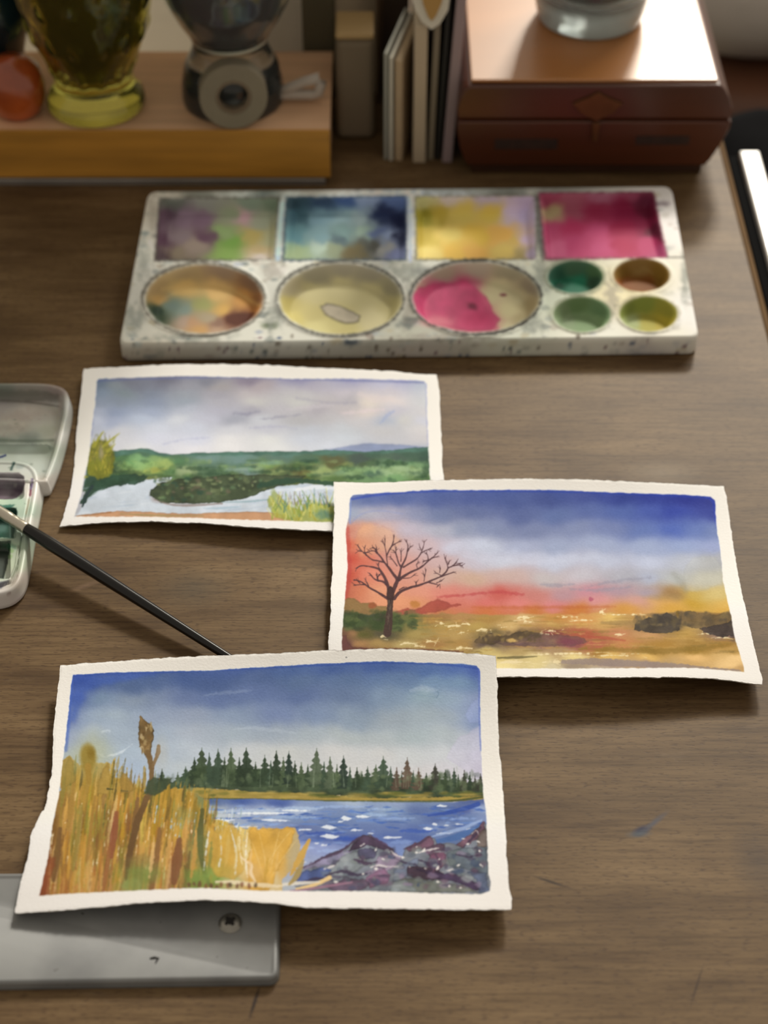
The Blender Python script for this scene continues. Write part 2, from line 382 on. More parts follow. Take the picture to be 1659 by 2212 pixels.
# ======== front sheet: reeds, lake, conifers, rocks
def paint_lake():
    c = Canvas(20, 1390, 1120, 1985, seed=2)
    inner = [(157,1458),(230,1453),(352,1450),(457,1448),(600,1439),(697,1433),(828,1428),(904,1431),(1007,1434),(1030,1438),(1038,1450),(1038,1470),(1038,1569),(1043,1706),(1050,1761),(1053,1827),(1055,1889),(1060,1906),(1058,1924),(1040,1931),(990,1931),(800,1925),(663,1925),(560,1924),(440,1918),(370,1920),(265,1925),(160,1930),(85,1935),(92,1905),(104,1852),(114,1782),(125,1730),(132,1677),(139,1618),(148,1537),(153,1485)]
    M = sst(1.2, -1.2, poly_sd(inner, c.X, c.Y) + 1.3*fbm(c.X, c.Y, 9, c.seed+91, 3))
    paper = c.a.copy()
    sky = wrow((1448, '165:24397c 250:3c5288 340:34508a 420:38508a 520:40568c 620:465e8e 720:3f578c 820:3c548c 920:4a6698 990:4c68a4 1034:3a4f9c'),
      (1472, '158:283c7e 210:3e5482 260:4a5e7e 340:4a5e82 400:3a5080 450:42567f 550:4b5e84 650:536888 750:586e8e 850:607898 940:7590a8 1005:7c9aa4 1036:4c60a0'),
      (1510, '153:3c5090 200:738898 280:808c98 345:707e96 400:607094 470:5c6e96 550:586a92 650:566890 750:5e708e 830:788ca0 920:8aa0a4 990:94a8b0 1022:8e9ec0 1037:6e789c'),
      (1550, '147:566598 195:8c9caa 250:98a6ac 330:8c98aa 420:8c96a6 510:8090a4 590:6c7ca0 680:70829e 760:8292a0 840:949ea2 920:98a4a6 980:9ca8ac 1018:9caabc 1040:6478a8'),
      (1590, '143:8894b0 205:9ba8b2 270:98a6b0 340:96a4b0 420:a0a8b0 500:98a4aa 580:949fa8 660:a0aaac 740:a8b0ac 820:a8b0ae 900:a0adac 960:a6b0ae 1010:b8bebe 1040:a8acbe'),
      (1630, '150:a0acb0 230:a4b0ae 290:a0b0bc 350:a4b0ba 430:b0b8bc 520:bec0bc 620:c0c0b8 720:c6c4be 820:c6c4be 900:c4c6c2 970:c6c9c6 1038:bcbac8'),
      (1668, '250:a0b0c4 300:a0b0c0 380:b4bcbc 500:c2c2bc 620:c4c4be 760:cac8c2 900:ccc8c4 1000:ccc8c8 1040:c0bacc'),
      (1700, '300:a4b0c0 700:c8c6c0 1030:c8c4c8'))
    c.wash(sky, ax=2.4, warp=26, ws=80, p=1.75, eps=220)
    # pale lifted streaks, crisp drying lines
    for p, w, a in ([(440,1502),(470,1498),(515,1494),(546,1491)],(2,8,3),.15),([(505,1575),(545,1571),(590,1577),(640,1584)],(3,9,3),.16),([(885,1492),(905,1486),(930,1489),(945,1492)],(3,14,3),.2),([(232,1632),(252,1630),(266,1622),(285,1608)],(3,4,1.5),.75),([(222,1580),(236,1578)],(5,6),.4),([(205,1624),(225,1634)],(2,3),.4):
        c.stroke(p, w, 'ccd4d6', a, soft=2.2, rough=2.5)
    c.stroke([(945,1492),(948,1500),(943,1507)], 2, '5c7484', .5); c.stroke([(888,1498),(915,1503),(943,1506)], 1.6, '6c8494', .35)
    c.poly([(1046,1480),(1028,1510),(1012,1530),(1005,1545),(1015,1560),(1046,1560)], '9aa6ca', .45, 1.2, 5, 30, edge=.12)
    c.poly([(1046,1560),(1015,1582),(990,1590),(975,1610),(960,1640),(1046,1690)], 'c4bece', .45, 2, 6, 30, edge=.06)
    c.poly([(160,1462),(330,1455),(300,1462),(230,1478),(185,1500),(160,1560),(150,1560)], '3b559c', .55, 9, 6, 24, edge=0)
    c.stroke([(157,1459),(350,1452),(600,1441),(828,1430),(1005,1436),(1034,1444)], 5, '32498e', .55, soft=2)
    c.stroke([(1036,1446),(1037,1560),(1040,1620)], 6, '5a6cb0', .55, soft=2)
    c.stroke([(155,1470),(150,1540),(142,1620)], 8, '3f5aa4', .6, soft=3)
    # distant bank, forest
    c.poly([(300,1722),(330,1705),(395,1700),(420,1697),(470,1704),(560,1708),(650,1712),(760,1720),(900,1722),(1046,1718),(1046,1732),(900,1730),(700,1730),(520,1726),(430,1728),(300,1735)], 'a08a44', 1, .8, 1.5, 10)
    dk = ['34422e','3c4a32','2e3b2a','46543a','3a4a38']
    c.poly([(318,1716),(330,1696),(350,1682),(372,1690),(395,1676),(420,1660),(450,1655),(500,1662),(540,1660),(600,1662),(650,1670),(700,1668),(760,1680),(820,1676),(880,1682),(940,1684),(1000,1690),(1045,1690),(1046,1718),(990,1722),(900,1722),(820,1724),(700,1718),(640,1712),(560,1712),(500,1706),(430,1700),(380,1703)], '3e4b35', 1, .8, 3, 9, mott=.35)
    trees = [(350,1665,22),(384,1672,26),(401,1660,30),(420,1640,26),(436,1619,40),(452,1630,20),(471,1621,36),(485,1640,20),(499,1620,32),(517,1640,20),(532,1619,40),(552,1650,22),(572,1635,30),(585,1648,18),(597,1626,30),(612,1640,22),(624,1626,24),(637,1648,18),(651,1651,22),(665,1655,16),(684,1620,34),(700,1650,18),(713,1639,28),(728,1655,18),(742,1636,28),(756,1662,16),(771,1662,26),(782,1670,14),(794,1659,22),(812,1656,28),(828,1637,36),(844,1660,16),(857,1662,24),(868,1670,12),(880,1640,30),(893,1668,14),(904,1663,22),(921,1674,18),(940,1654,30),(950,1676,12),(962,1667,20),(972,1676,12),(981,1663,20),(990,1677,16),(1003,1668,20),(1015,1672,14),(1026,1680,14),(1038,1675,18)]
    for i, (x, y, w) in enumerate(trees):
        w *= 1.65
        base = 1706 + rnd.uniform(-4, 6) if x < 700 else 1714; col = rnd.choice(dk)
        if x in (684, 713): col = '4e5a44'
        if x in (857, 880, 904): col = '5a4a3c'
        if x in (742, 624): col = '27342a'
        if x > 900 and rnd.random() < .5: col = '3a3a30'
        L, R = [], []; n = 6; h = base-y
        for k in range(n):
            t0 = k/n; yy = y+h*t0; hw = w/2*(t0**.9)
            L += [(x-hw*.55, yy), (x-w/2*((k+1)/n)**.9*rnd.uniform(.7, 1.15), y+h*(k+.8)/n*.9)]
            R += [(x+hw*.55, yy), (x+w/2*((k+1)/n)**.9*rnd.uniform(.7, 1.15), y+h*(k+.8)/n*.9)]
        c.poly([(x, y-3)]+R+L[::-1], col, .93, .8, 1.2, 5, edge=.05, mott=.2)
        c.stroke([(x, y-4), (x, y+h*.5)], (1.2, 3), col, .9)
    for _ in range(150):
        x = rnd.uniform(330, 1040); y = rnd.uniform(1672, 1706)
        c.spot(x, y, rnd.uniform(2, 7), rnd.uniform(3, 9), rnd.choice(['566547','2b3827','4d5c3f','62704e','33402c','6a7658']), rnd.uniform(.25, .65), .5, .6)
    for _ in range(26):
        x = rnd.uniform(480, 1000); c.stroke([(x, rnd.uniform(1655, 1680)), (x+rnd.uniform(-3, 3), 1700)], (1, 2), '8a967a', .4)
    for _ in range(60):
        x = rnd.uniform(330, 1040); c.spot(x, 1716+rnd.uniform(-5, 5), rnd.uniform(8, 24), rnd.uniform(2, 4), rnd.choice(['6a6a30','8c7a3a','4c5628','b09a50']), .6, .6, .5)
    c.stroke([(430,1726),(560,1727),(700,1731),(860,1732),(980,1732),(1042,1722)], 5, '3f4a2c', .8)
    # water
    water = wrow((1733, '450:445c90 520:3c5598 600:40589a 680:7c90b4 760:a0b0c4 850:8c9cbc 940:7488ac 1020:4a5c90'),
      (1750, '455:b0b8b8 520:8c9cbc 580:a8b4c8 650:a8b8d0 720:7086b0 790:7c92b4 850:88a0bc 905:566a9c 960:5c7298 1000:485896 1038:9cacc8'),
      (1770, '460:b4bcbc 560:90a0bc 640:7088b0 720:627aa8 800:6c84b0 880:6e86b0 950:4e649c 1010:5e78a8 1040:7c90bc'),
      (1790, '520:98a8bc 600:8492b4 650:5e6e9e 720:6a7ea8 780:6075a6 840:6478a8 900:5a70a8 960:7c90b8 1005:5c72a4'),
      (1810, '640:6478b0 700:4860a4 760:4a60a4 840:5068a8 900:4a62a4 960:6078a8 1010:566c98'),
      (1835, '640:98a4cc 700:8c9ccc 760:8c9cc8 850:7088c0 900:8498c0'), (1870, '640:a4b0cc 700:98a6c8'), (1912, '620:b0b8bc 660:a4acb8'))
    mw = sst(1.5, -1.5, poly_sd([(425,1726),(560,1726),(700,1731),(860,1733),(980,1733),(1060,1724),(1060,1940),(560,1940),(540,1800),(440,1780)], c.X, c.Y)+1.5*fbm(c.X, c.Y, 12, 4))
    c.wash(water, ax=2.6, warp=12, ws=40, p=1.6, eps=40, mask=mw)
    for _ in range(230):
        y = rnd.uniform(1742, 1838); x = rnd.uniform(450, 1045); l = rnd.uniform(8, 46)
        if y > 1800 and x > 760: continue
        c.stroke([(x-l/2, y), (x, y+rnd.uniform(-2, 3)), (x+l/2, y+rnd.uniform(-2, 2))], (1, rnd.uniform(2.5, 6), 1), rnd.choice(['3656a2','4263aa','2f4f96','5f80bc','7f9acb','88a4d2','4a6aae']), rnd.uniform(.35, .8))
    for x, y, l, w, col in [(560,1752,210,9,'b4c4d6'),(650,1746,110,8,'a8bcd4'),(500,1762,90,8,'c4ccd0'),(620,1766,120,6,'98b0d0'),(740,1742,120,6,'98aed0'),(810,1760,60,7,'9cb4d0'),(860,1768,70,6,'90a8d0'),(700,1800,90,6,'3a52a0'),(760,1812,80,8,'3c56a4'),(800,1772,60,5,'6c88bc'),(900,1795,90,8,'3c58a6'),(960,1757,110,6,'4a66aa'),(650,1832,70,9,'a8b8dc'),(720,1838,70,8,'9cb0d8'),(870,1818,50,8,'8098c8'),(560,1776,60,6,'7890b4'),(820,1748,50,5,'a4b8d0'),(1000,1768,60,6,'88a0cc')]:
        c.stroke([(x-l/2, y+2), (x-l/5, y-1), (x+l/5, y+1), (x+l/2, y-1)], (1, w, w*.9, 1), col, .7, soft=1.4, rough=3)
    for x, y, l, w in [(570,1757,120,5),(640,1751,60,4),(600,1772,70,4),(748,1768,22,9),(785,1764,34,6),(712,1787,36,9),(712,1807,40,10),(770,1793,26,4),(700,1826,14,5),(683,1822,10,3),(845,1809,44,4),(940,1781,10,6),(925,1790,20,6),(965,1783,14,4),(990,1780,24,4),(480,1772,60,6),(520,1786,70,4),(660,1792,30,3),(735,1775,10,3),(800,1800,16,3),(640,1842,30,6),(650,1862,24,6),(955,1741,22,5),(1000,1747,20,5),(560,1792,40,3),(470,1795,30,4),(600,1799,34,4),(1020,1790,24,3),(960,1800,40,3)]:
        c.stroke([(x-l/2, y+rnd.uniform(-1, 2)), (x-l/6, y-w*.1), (x+l/5, y+w*.1), (x+l/2, y-rnd.uniform(-1, 2))], (1, w, w*.8, 1), 'e3e8ea', .92, rough=1.6)
    c.stroke([(930,1808),(960,1800),(1000,1790),(1040,1772)], (3, 8, 5), '9fb4d6', .7); c.stroke([(935,1818),(975,1812),(1010,1800),(1045,1780)], (6, 16, 8), '46679c', .8)
    c.stroke([(925,1762),(970,1755),(1010,1745),(1033,1737)], (4, 9, 10), '354f98', .9)
    # rocks
    c.poly([(642,1878),(672,1866),(697,1852),(720,1840),(739,1836),(760,1820),(772,1812),(784,1803),(800,1803),(815,1814),(835,1826),(850,1832),(852,1846),(870,1850),(874,1832),(895,1822),(915,1815),(928,1807),(940,1812),(945,1826),(965,1820),(985,1825),(1010,1806),(1030,1790),(1048,1776),(1060,1800),(1064,1934),(850,1934),(700,1930),(640,1922),(630,1900)], '767c84', 1, .8, 2.5, 9, edge=.25, mott=.25)
    R = [([(642,1878),(697,1852),(740,1836),(765,1840),(740,1862),(690,1874)], '8c84a0', .8), ([(740,1850),(765,1838),(795,1845),(790,1870),(760,1890),(715,1905),(700,1890),(715,1870)], '868e90', .9),
      ([(640,1896),(660,1882),(700,1872),(715,1880),(705,1896),(660,1908),(640,1908)], '46568a', .85), ([(765,1822),(784,1803),(802,1806),(830,1824),(850,1834),(845,1842),(815,1832),(795,1826),(775,1834),(755,1838)], '4c3c50', .95),
      ([(775,1835),(800,1830),(815,1838),(810,1852),(785,1858),(772,1848)], '4a4660', .8), ([(815,1850),(850,1842),(870,1850),(855,1870),(830,1888),(800,1895),(810,1870)], '98889c', .9),
      ([(800,1886),(830,1876),(845,1890),(835,1908),(800,1918),(790,1900)], '84607a', .85), ([(700,1915),(740,1900),(785,1898),(800,1910),(780,1924),(720,1926)], '5e4c5e', .85),
      ([(850,1878),(880,1862),(905,1850),(900,1880),(870,1900),(848,1905)], '707a8e', .85), ([(875,1832),(928,1806),(940,1815),(935,1830),(910,1835),(885,1840)], '6c4c5c', .9), ([(915,1832),(950,1822),(962,1822),(955,1850),(930,1856)], '54404f', .9),
      ([(930,1845),(960,1835),(965,1860),(950,1880),(930,1885),(920,1870)], '7a5268', .9), ([(965,1840),(1000,1830),(1050,1830),(1056,1890),(1010,1880),(970,1870)], '616c74', .9), ([(985,1825),(1012,1805),(1045,1776),(1050,1790),(1030,1812),(1000,1832)], '6f4f5c', .9),
      ([(1035,1800),(1052,1785),(1054,1830),(1030,1828)], '76665c', .8), ([(878,1870),(920,1872),(960,1885),(950,1900),(910,1902),(880,1892)], '4a3846', .95), ([(900,1876),(950,1884),(1000,1892),(1035,1910),(1048,1922),(1030,1924),(990,1908),(940,1896)], '453650', .95),
      ([(870,1895),(930,1902),(1000,1912),(1030,1928),(880,1928),(850,1915)], '707468', .8), ([(1005,1880),(1050,1885),(1058,1928),(1035,1928),(1030,1900)], '56627c', .8), ([(850,1905),(880,1898),(900,1925),(840,1928)], '8a9494', .8)]
    for p, col, a in R: c.poly(p, col, a, 1.0, 3.5, 8, edge=.28, mott=.25)
    for _ in range(130):
        x = rnd.uniform(690, 1050); y = rnd.uniform(1835, 1920)
        if y < 1925-(x-640)*.9: continue
        c.spot(x, y, rnd.uniform(3, 13), rnd.uniform(2, 7), rnd.choice(['4a4258','8e7e94','5b6470','99a0a0','6a4e60','42506a','3c3444','767f7a']), rnd.uniform(.3, .7), .4, .7, ring=.2)
    for p in ([(642,1878),(672,1868),(700,1852),(738,1838),(760,1821),(784,1804),(800,1804)],[(800,1804),(830,1824),(850,1834)],[(852,1852),(868,1862),(900,1868),(915,1880)],[(700,1892),(740,1880),(770,1892),(800,1886)],[(872,1834),(900,1826),(926,1808)],[(940,1846),(952,1862),(945,1880)],[(765,1856),(790,1866),(815,1862)],[(905,1858),(925,1866),(935,1884)],[(1000,1832),(1020,1812),(1045,1780)],[(650,1905),(690,1896),(720,1902)],[(985,1846),(1010,1852),(1040,1846)]):
        c.stroke(p, (2, rnd.uniform(4, 8), 2), rnd.choice(['4a3a4e','3e3448','54405a']), .8, soft=1, rough=2.5)
    for p in ([(845,1838),(856,1848),(870,1852)],[(800,1874),(815,1868),(832,1872),(860,1872)],[(700,1878),(716,1872),(728,1868)],[(905,1842),(925,1836),(948,1832)],[(955,1884),(975,1878),(990,1880)],[(1020,1800),(1030,1792),(1036,1808)]):
        c.stroke(p, (1, 3.5, 1), 'dcd6d2', .85, rough=2)
    for x, y in [(783,1825),(812,1834),(828,1856),(784,1888),(812,1877),(900,1829),(915,1836),(870,1852),(885,1873),(948,1856),(918,1876),(945,1875),(990,1869),(1010,1823),(1032,1818),(1035,1838),(1040,1870),(945,1905),(995,1918),(970,1915),(725,1905),(900,1842),(1001,1812)]:
        a_ = rnd.uniform(-1.2, 1.2); l_ = rnd.uniform(1.5, 5); c.stroke([(x-l_*math.cos(a_), y-l_*math.sin(a_)), (x+1, y), (x+l_*math.cos(a_), y+l_*math.sin(a_))], (1, rnd.uniform(2.5, 5), 1.5), 'e8e4dc', .95, rough=1.8)
    c.stroke([(640,1920),(680,1912),(712,1896)], (4, 8, 9), 'e8c98c', .95); c.stroke([(600,1928),(660,1922),(720,1912),(760,1906)], (3, 6, 4), 'a2788a', .8)
    c.stroke([(600,1912),(640,1908),(690,1905)], (6, 8, 3), 'e2dccb', .9)
    # reeds
    reedpoly = [(135,1640),(150,1630),(170,1660),(200,1640),(230,1650),(250,1680),(290,1690),(320,1715),(380,1702),(440,1720),(450,1755),(470,1770),(500,1785),(540,1790),(640,1790),(650,1830),(640,1870),(610,1900),(610,1940),(60,1945),(100,1850),(120,1760)]
    c.poly(reedpoly, 'c49a50', .97, 2.0, 9, 14, edge=0)
    wr = wrow((1690, '145:96803c 190:9c7c34 240:a88c44 290:a08040 330:98863e'), (1730, '135:8e6c34 170:b0883c 210:a8863a 260:b48c3c 310:bc9038 360:b48c38 410:a88438 440:7c8050'),
      (1790, '112:785528 142:a57d41 165:be914b 180:8c6e23 195:968c32 222:96873c 242:825532 262:b48c2d 282:825a32 305:cdaf55 330:a58228 380:be9641 428:646e46 450:c8a550 490:c3a546 520:e1cd82 560:c8a55a 600:c8a048'),
      (1850, '100:84502c 130:9c7c40 160:a07c3c 200:b08844 240:a06a3c 270:7c6238 310:c89c50 350:a8783c 390:b07840 420:6c6c3c 450:b48c44 490:c8a04c 530:e0cc90 560:d0a448 600:d2a44c 640:b8a880'),
      (1905, '92:8c4c2c 130:a8743c 180:c4904c 220:c08c50 260:a09858 300:7c8c48 340:b89868 380:8c6040 420:7c904c 460:889c50 500:c8b484 550:cca050 590:d4c090'))
    m = sst(2, -2, poly_sd(reedpoly, c.X, c.Y)+9*fbm(c.X, c.Y, 14, c.seed+11, 3))
    c.wash(wr, ax=.45, warp=8, ws=30, p=1.7, eps=20, mask=m*.97)
    pal = ['c8963c','b5822f','d9ab5e','8e6a34','a0622f','7c5a30','d8ac60','dcbc80','8a8c42','a89a3c','c08a3c','825a30','d0a048','6c5a2c','9c8c30','8a7a30']
    for _ in range(520):
        x = rnd.uniform(95, 470); top = 1690 + max(0, (x-330))*.45 if x > 330 else 1672+rnd.uniform(-20, 20)
        y0 = rnd.uniform(top, 1890); l = rnd.uniform(25, 120); y1 = min(1932, y0+l); lean = (x-290)/2600+rnd.uniform(-.05, .07)
        x1 = x-(y1-y0)*(.12+lean*0); x1 = x - (y1-y0)*rnd.uniform(.02, .2)
        if x1 < 92+(1935-y1)*.28: continue
        c.stroke([(x, y0), ((x+x1)/2+rnd.uniform(-3, 3), (y0+y1)/2), (x1, y1)], (1, rnd.uniform(3, 11), rnd.uniform(1, 5)), rnd.choice(pal), rnd.uniform(.2, .65), soft=1.2, rough=1.8)
    for _ in range(60):
        x = rnd.uniform(110, 480); y0 = rnd.uniform(1710, 1880); l = rnd.uniform(6, 32)
        c.stroke([(x, y0), (x-l*.12, y0+l)], (1, rnd.uniform(1.6, 4), 1), 'eedcb0', .7, rough=1.6)
    for _ in range(90):
        x = rnd.uniform(140, 470); top = 1640 + max(0, x-240)*.35 + rnd.uniform(-12, 26); l = rnd.uniform(30, 80)
        c.stroke([(x+rnd.uniform(0, 6), top), (x, top+l*.5), (x-l*.08, top+l)], (1, rnd.uniform(3, 7), 3), rnd.choice(['8c7430','a8842c','745c28','b89038','6c6c30','9a7a2c','5c5028']), rnd.uniform(.5, .9), soft=.9, rough=1.4)
    for _ in range(46):
        x = rnd.uniform(335, 530); y0 = rnd.uniform(1738, 1790); l = rnd.uniform(14, 46)
        c.stroke([(x+2, y0), (x-l*.1, y0+l)], (1, rnd.uniform(3, 7), 1), rnd.choice(['c8d4d8','8ea4b4','e4e4d4','7c8c6c','5c7050','a8b8b8']), .75, rough=1.8)
    for _ in range(60):
        x = rnd.uniform(180, 470); y0 = rnd.uniform(1720, 1900); l = rnd.uniform(15, 60)
        c.stroke([(x, y0), (x-l*.1, y0+l)], (1, 5, 1), rnd.choice(['6e7c3a','8a9a50','58683a','9aa860']), .6, rough=1)
    for x, y0, y1, w, col in [(252,1755,1850,17,'8e5438'),(236,1830,1925,12,'94623a'),(298,1725,1800,15,'7e5c38'),(345,1790,1930,15,'86603a'),(388,1815,1905,24,'7c5236'),(130,1790,1900,16,'745430'),(410,1840,1920,9,'6e5230'),(176,1740,1880,10,'94803c'),(205,1720,1860,9,'a07838'),(160,1690,1790,12,'a27e3a'),(140,1680,1740,10,'8a7a38')]:
        c.stroke([(x, y0), (x-(y1-y0)*.06, (y0+y1)/2), (x-(y1-y0)*.13, y1)], (w*.5, w, w*.6), col, .85, soft=1.2, rough=1.6)
    c.stroke([(318,1722),(296,1775),(283,1830),(274,1880),(272,1900)], (12, 15, 15, 14, 5), '6a4f30', .95, rough=1.4)
    c.stroke([(437,1750),(432,1800),(434,1850),(444,1895),(455,1915)], (8, 14, 12, 12, 6), '57562f', .9, rough=1.4)
    c.stroke([(482,1880),(470,1900),(455,1918)], (3, 6, 4), '5a5c30', .9); c.stroke([(398,1870),(408,1900),(412,1915)], (3, 8, 4), '6a5a30', .9)
    for x, y, rx, ry, col, a in [(300,1885,36,22,'7d8c46',.75),(285,1912,30,12,'8a9a55',.7),(415,1895,22,26,'76883e',.7),(470,1890,26,30,'86a04e',.85),(430,1900,20,24,'7c9448',.7),(500,1905,18,16,'a8b070',.6),(310,1860,20,14,'8a7a44',.6),(435,1830,26,30,'6f7c48',.5),(395,1760,20,20,'8a8c50',.4)]:
        c.spot(x, y, rx, ry, col, a, .6, .6)
    # broad yellow clump with fanned light lines
    c.poly([(448,1780),(470,1800),(500,1775),(520,1800),(528,1880),(505,1900),(470,1895),(445,1860)], 'caa248', .75, 3, 4, 14)
    c.poly([(536,1796),(548,1786),(556,1794),(568,1784),(580,1792),(596,1788),(604,1794),(618,1786),(630,1788),(636,1796),(628,1830),(612,1852),(606,1872),(596,1884),(592,1905),(580,1926),(540,1928),(534,1900),(538,1880),(530,1862),(545,1830)], 'cea24a', .97, 1.2, 4, 9, edge=.12, mott=.15)
    c.spot(560, 1815, 30, 22, 'c29436', .5, .8, .6); c.spot(580, 1850, 26, 26, 'd8b060', .5, .8, .6); c.spot(552, 1885, 16, 26, 'e0b878', .5, .7, .6)
    for p in [[(628,1795),(600,1830),(575,1870)],[(604,1793),(590,1850),(580,1900)],[(640,1815),(605,1860),(580,1905)],[(560,1800),(572,1850),(576,1900)],[(545,1820),(562,1870),(572,1905)]]: c.stroke(p, (1, 1.7, .8), 'e6c884', .6)
    c.stroke([(668,1815),(650,1850),(628,1890)], (7, 16, 6), 'c9a04c', .95, rough=1.6); c.stroke([(655,1860),(640,1895),(625,1910)], (6, 14, 6), 'a89258', .9)
    for p in [[(520,1790),(516,1830),(524,1870)],[(498,1790),(512,1840),(508,1890)],[(534,1800),(530,1850),(535,1905)],[(470,1780),(480,1830),(472,1880)],[(452,1790),(446,1830),(440,1880)]]: c.stroke(p, (1.5, rnd.uniform(2.5, 5), 1.5), rnd.choice(['eee8d2','d8dcd0','e8d8a8']), .8, rough=2.4)
    c.stroke([(520,1850),(530,1860),(545,1868),(540,1885),(552,1905)], (3, 6, 8, 4), 'eed9b4', .8)
    c.stroke([(468,1905),(500,1905),(560,1912),(610,1914)], (5, 10, 9, 5), 'eadbb8', .8, rough=2)
    for x in range(405, 560, 12): c.spot(x+rnd.uniform(-4, 4), 1912+rnd.uniform(-4, 4), 4, 6, rnd.choice(['6a4434','7c5038','4c3c2a']), .7, .4, .6)
    c.poly([(86,1934),(92,1900),(106,1850),(122,1850),(110,1900),(108,1934)], '8a4a2c', .7, 3, 4, 12)
    for x, y, l, w, col in [(470,1830,90,9,'b89440'),(492,1835,80,12,'cfae5c'),(455,1850,80,7,'7c8444'),(512,1840,70,7,'dcc88c'),(540,1870,70,7,'e0bc80'),(575,1880,50,8,'c0983c'),(598,1865,50,6,'dcb468'),(420,1850,110,12,'c8964c'),(400,1800,70,14,'cc9c50'),(365,1840,80,14,'d0a058'),(330,1850,90,9,'e0b87c')]:
        c.stroke([(x+3, y-l/2), (x, y), (x-l*.08, y+l/2)], (2, w, 2), col, .7, soft=1.2, rough=2.5)
    # seed heads above the reeds
    c.spot(194, 1632, 40, 42, 'aaa878', .55, .9, .3); c.spot(190, 1636, 18, 28, '8c7630', .95, .35, .25); c.stroke([(190,1655),(192,1690)], (14, 10), '9a7a34', .9)
    c.spot(196, 1628, 9, 12, '78601f', .7, .6, .3)
    c.poly([(142,1650),(150,1632),(158,1650),(162,1690),(140,1700)], '98803c', .8, 3, 4, 12)
    c.poly([(212,1690),(224,1660),(234,1648),(238,1680),(236,1715),(210,1715)], 'a48640', .9, 1.6, 3, 10)
    c.poly([(258,1690),(266,1668),(280,1680),(292,1705),(280,1712),(262,1712)], '9c7c3a', .8, 1.2, 3, 8)
    c.stroke([(312,1655),(310,1690),(318,1715)], (3, 4, 5), 'a08c54', .8); c.stroke([(300,1682),(296,1700)], (4, 3), 'b09c60', .8)
    c.stroke([(232,1704),(244,1705)], (4,2), '3a3a24', .8); c.stroke([(262,1708),(276,1709)], (3,2), '5a5230', .7)
    c.poly([(303,1546),(312,1557),(324,1564),(331,1574),(333,1590),(329,1606),(326,1622),(325,1640),(318,1640),(309,1624),(302,1612),(299,1590),(300,1570)], '80653c', .98, 1.1, 2.5, 6, edge=.3, mott=.4)
    for _ in range(26): c.spot(rnd.uniform(303, 328), rnd.uniform(1562, 1625), rnd.uniform(1.5, 4), rnd.uniform(3, 8), rnd.choice(['5c4526','a08a5c','b8a47c','6e5430']), .7, .4, .5)
    c.stroke([(320,1625),(325,1645),(328,1665),(327,1690),(323,1715)], (11, 12, 10, 12, 13), '6f5634', .96, rough=1.2)
    c.stroke([(343,1612),(341,1628),(335,1643),(330,1655)], (8, 10, 7, 6), '7a6140', .95, rough=1.2); c.spot(350, 1625, 12, 30, 'b0a890', .3, .9, .3)
    c.poly([(310,1715),(320,1690),(332,1676),(350,1684),(372,1680),(360,1704),(335,1718)], '3f4a34', .9, 2, 4, 10)
    c.grain(3.5)
    c.a = paper*(1-M[..., None]) + c.a*M[..., None]
    # pigment pooled along the taped edge
    c.spot(748, 1420, 2.4, 2, '6a6458', .8)
    return c, inner

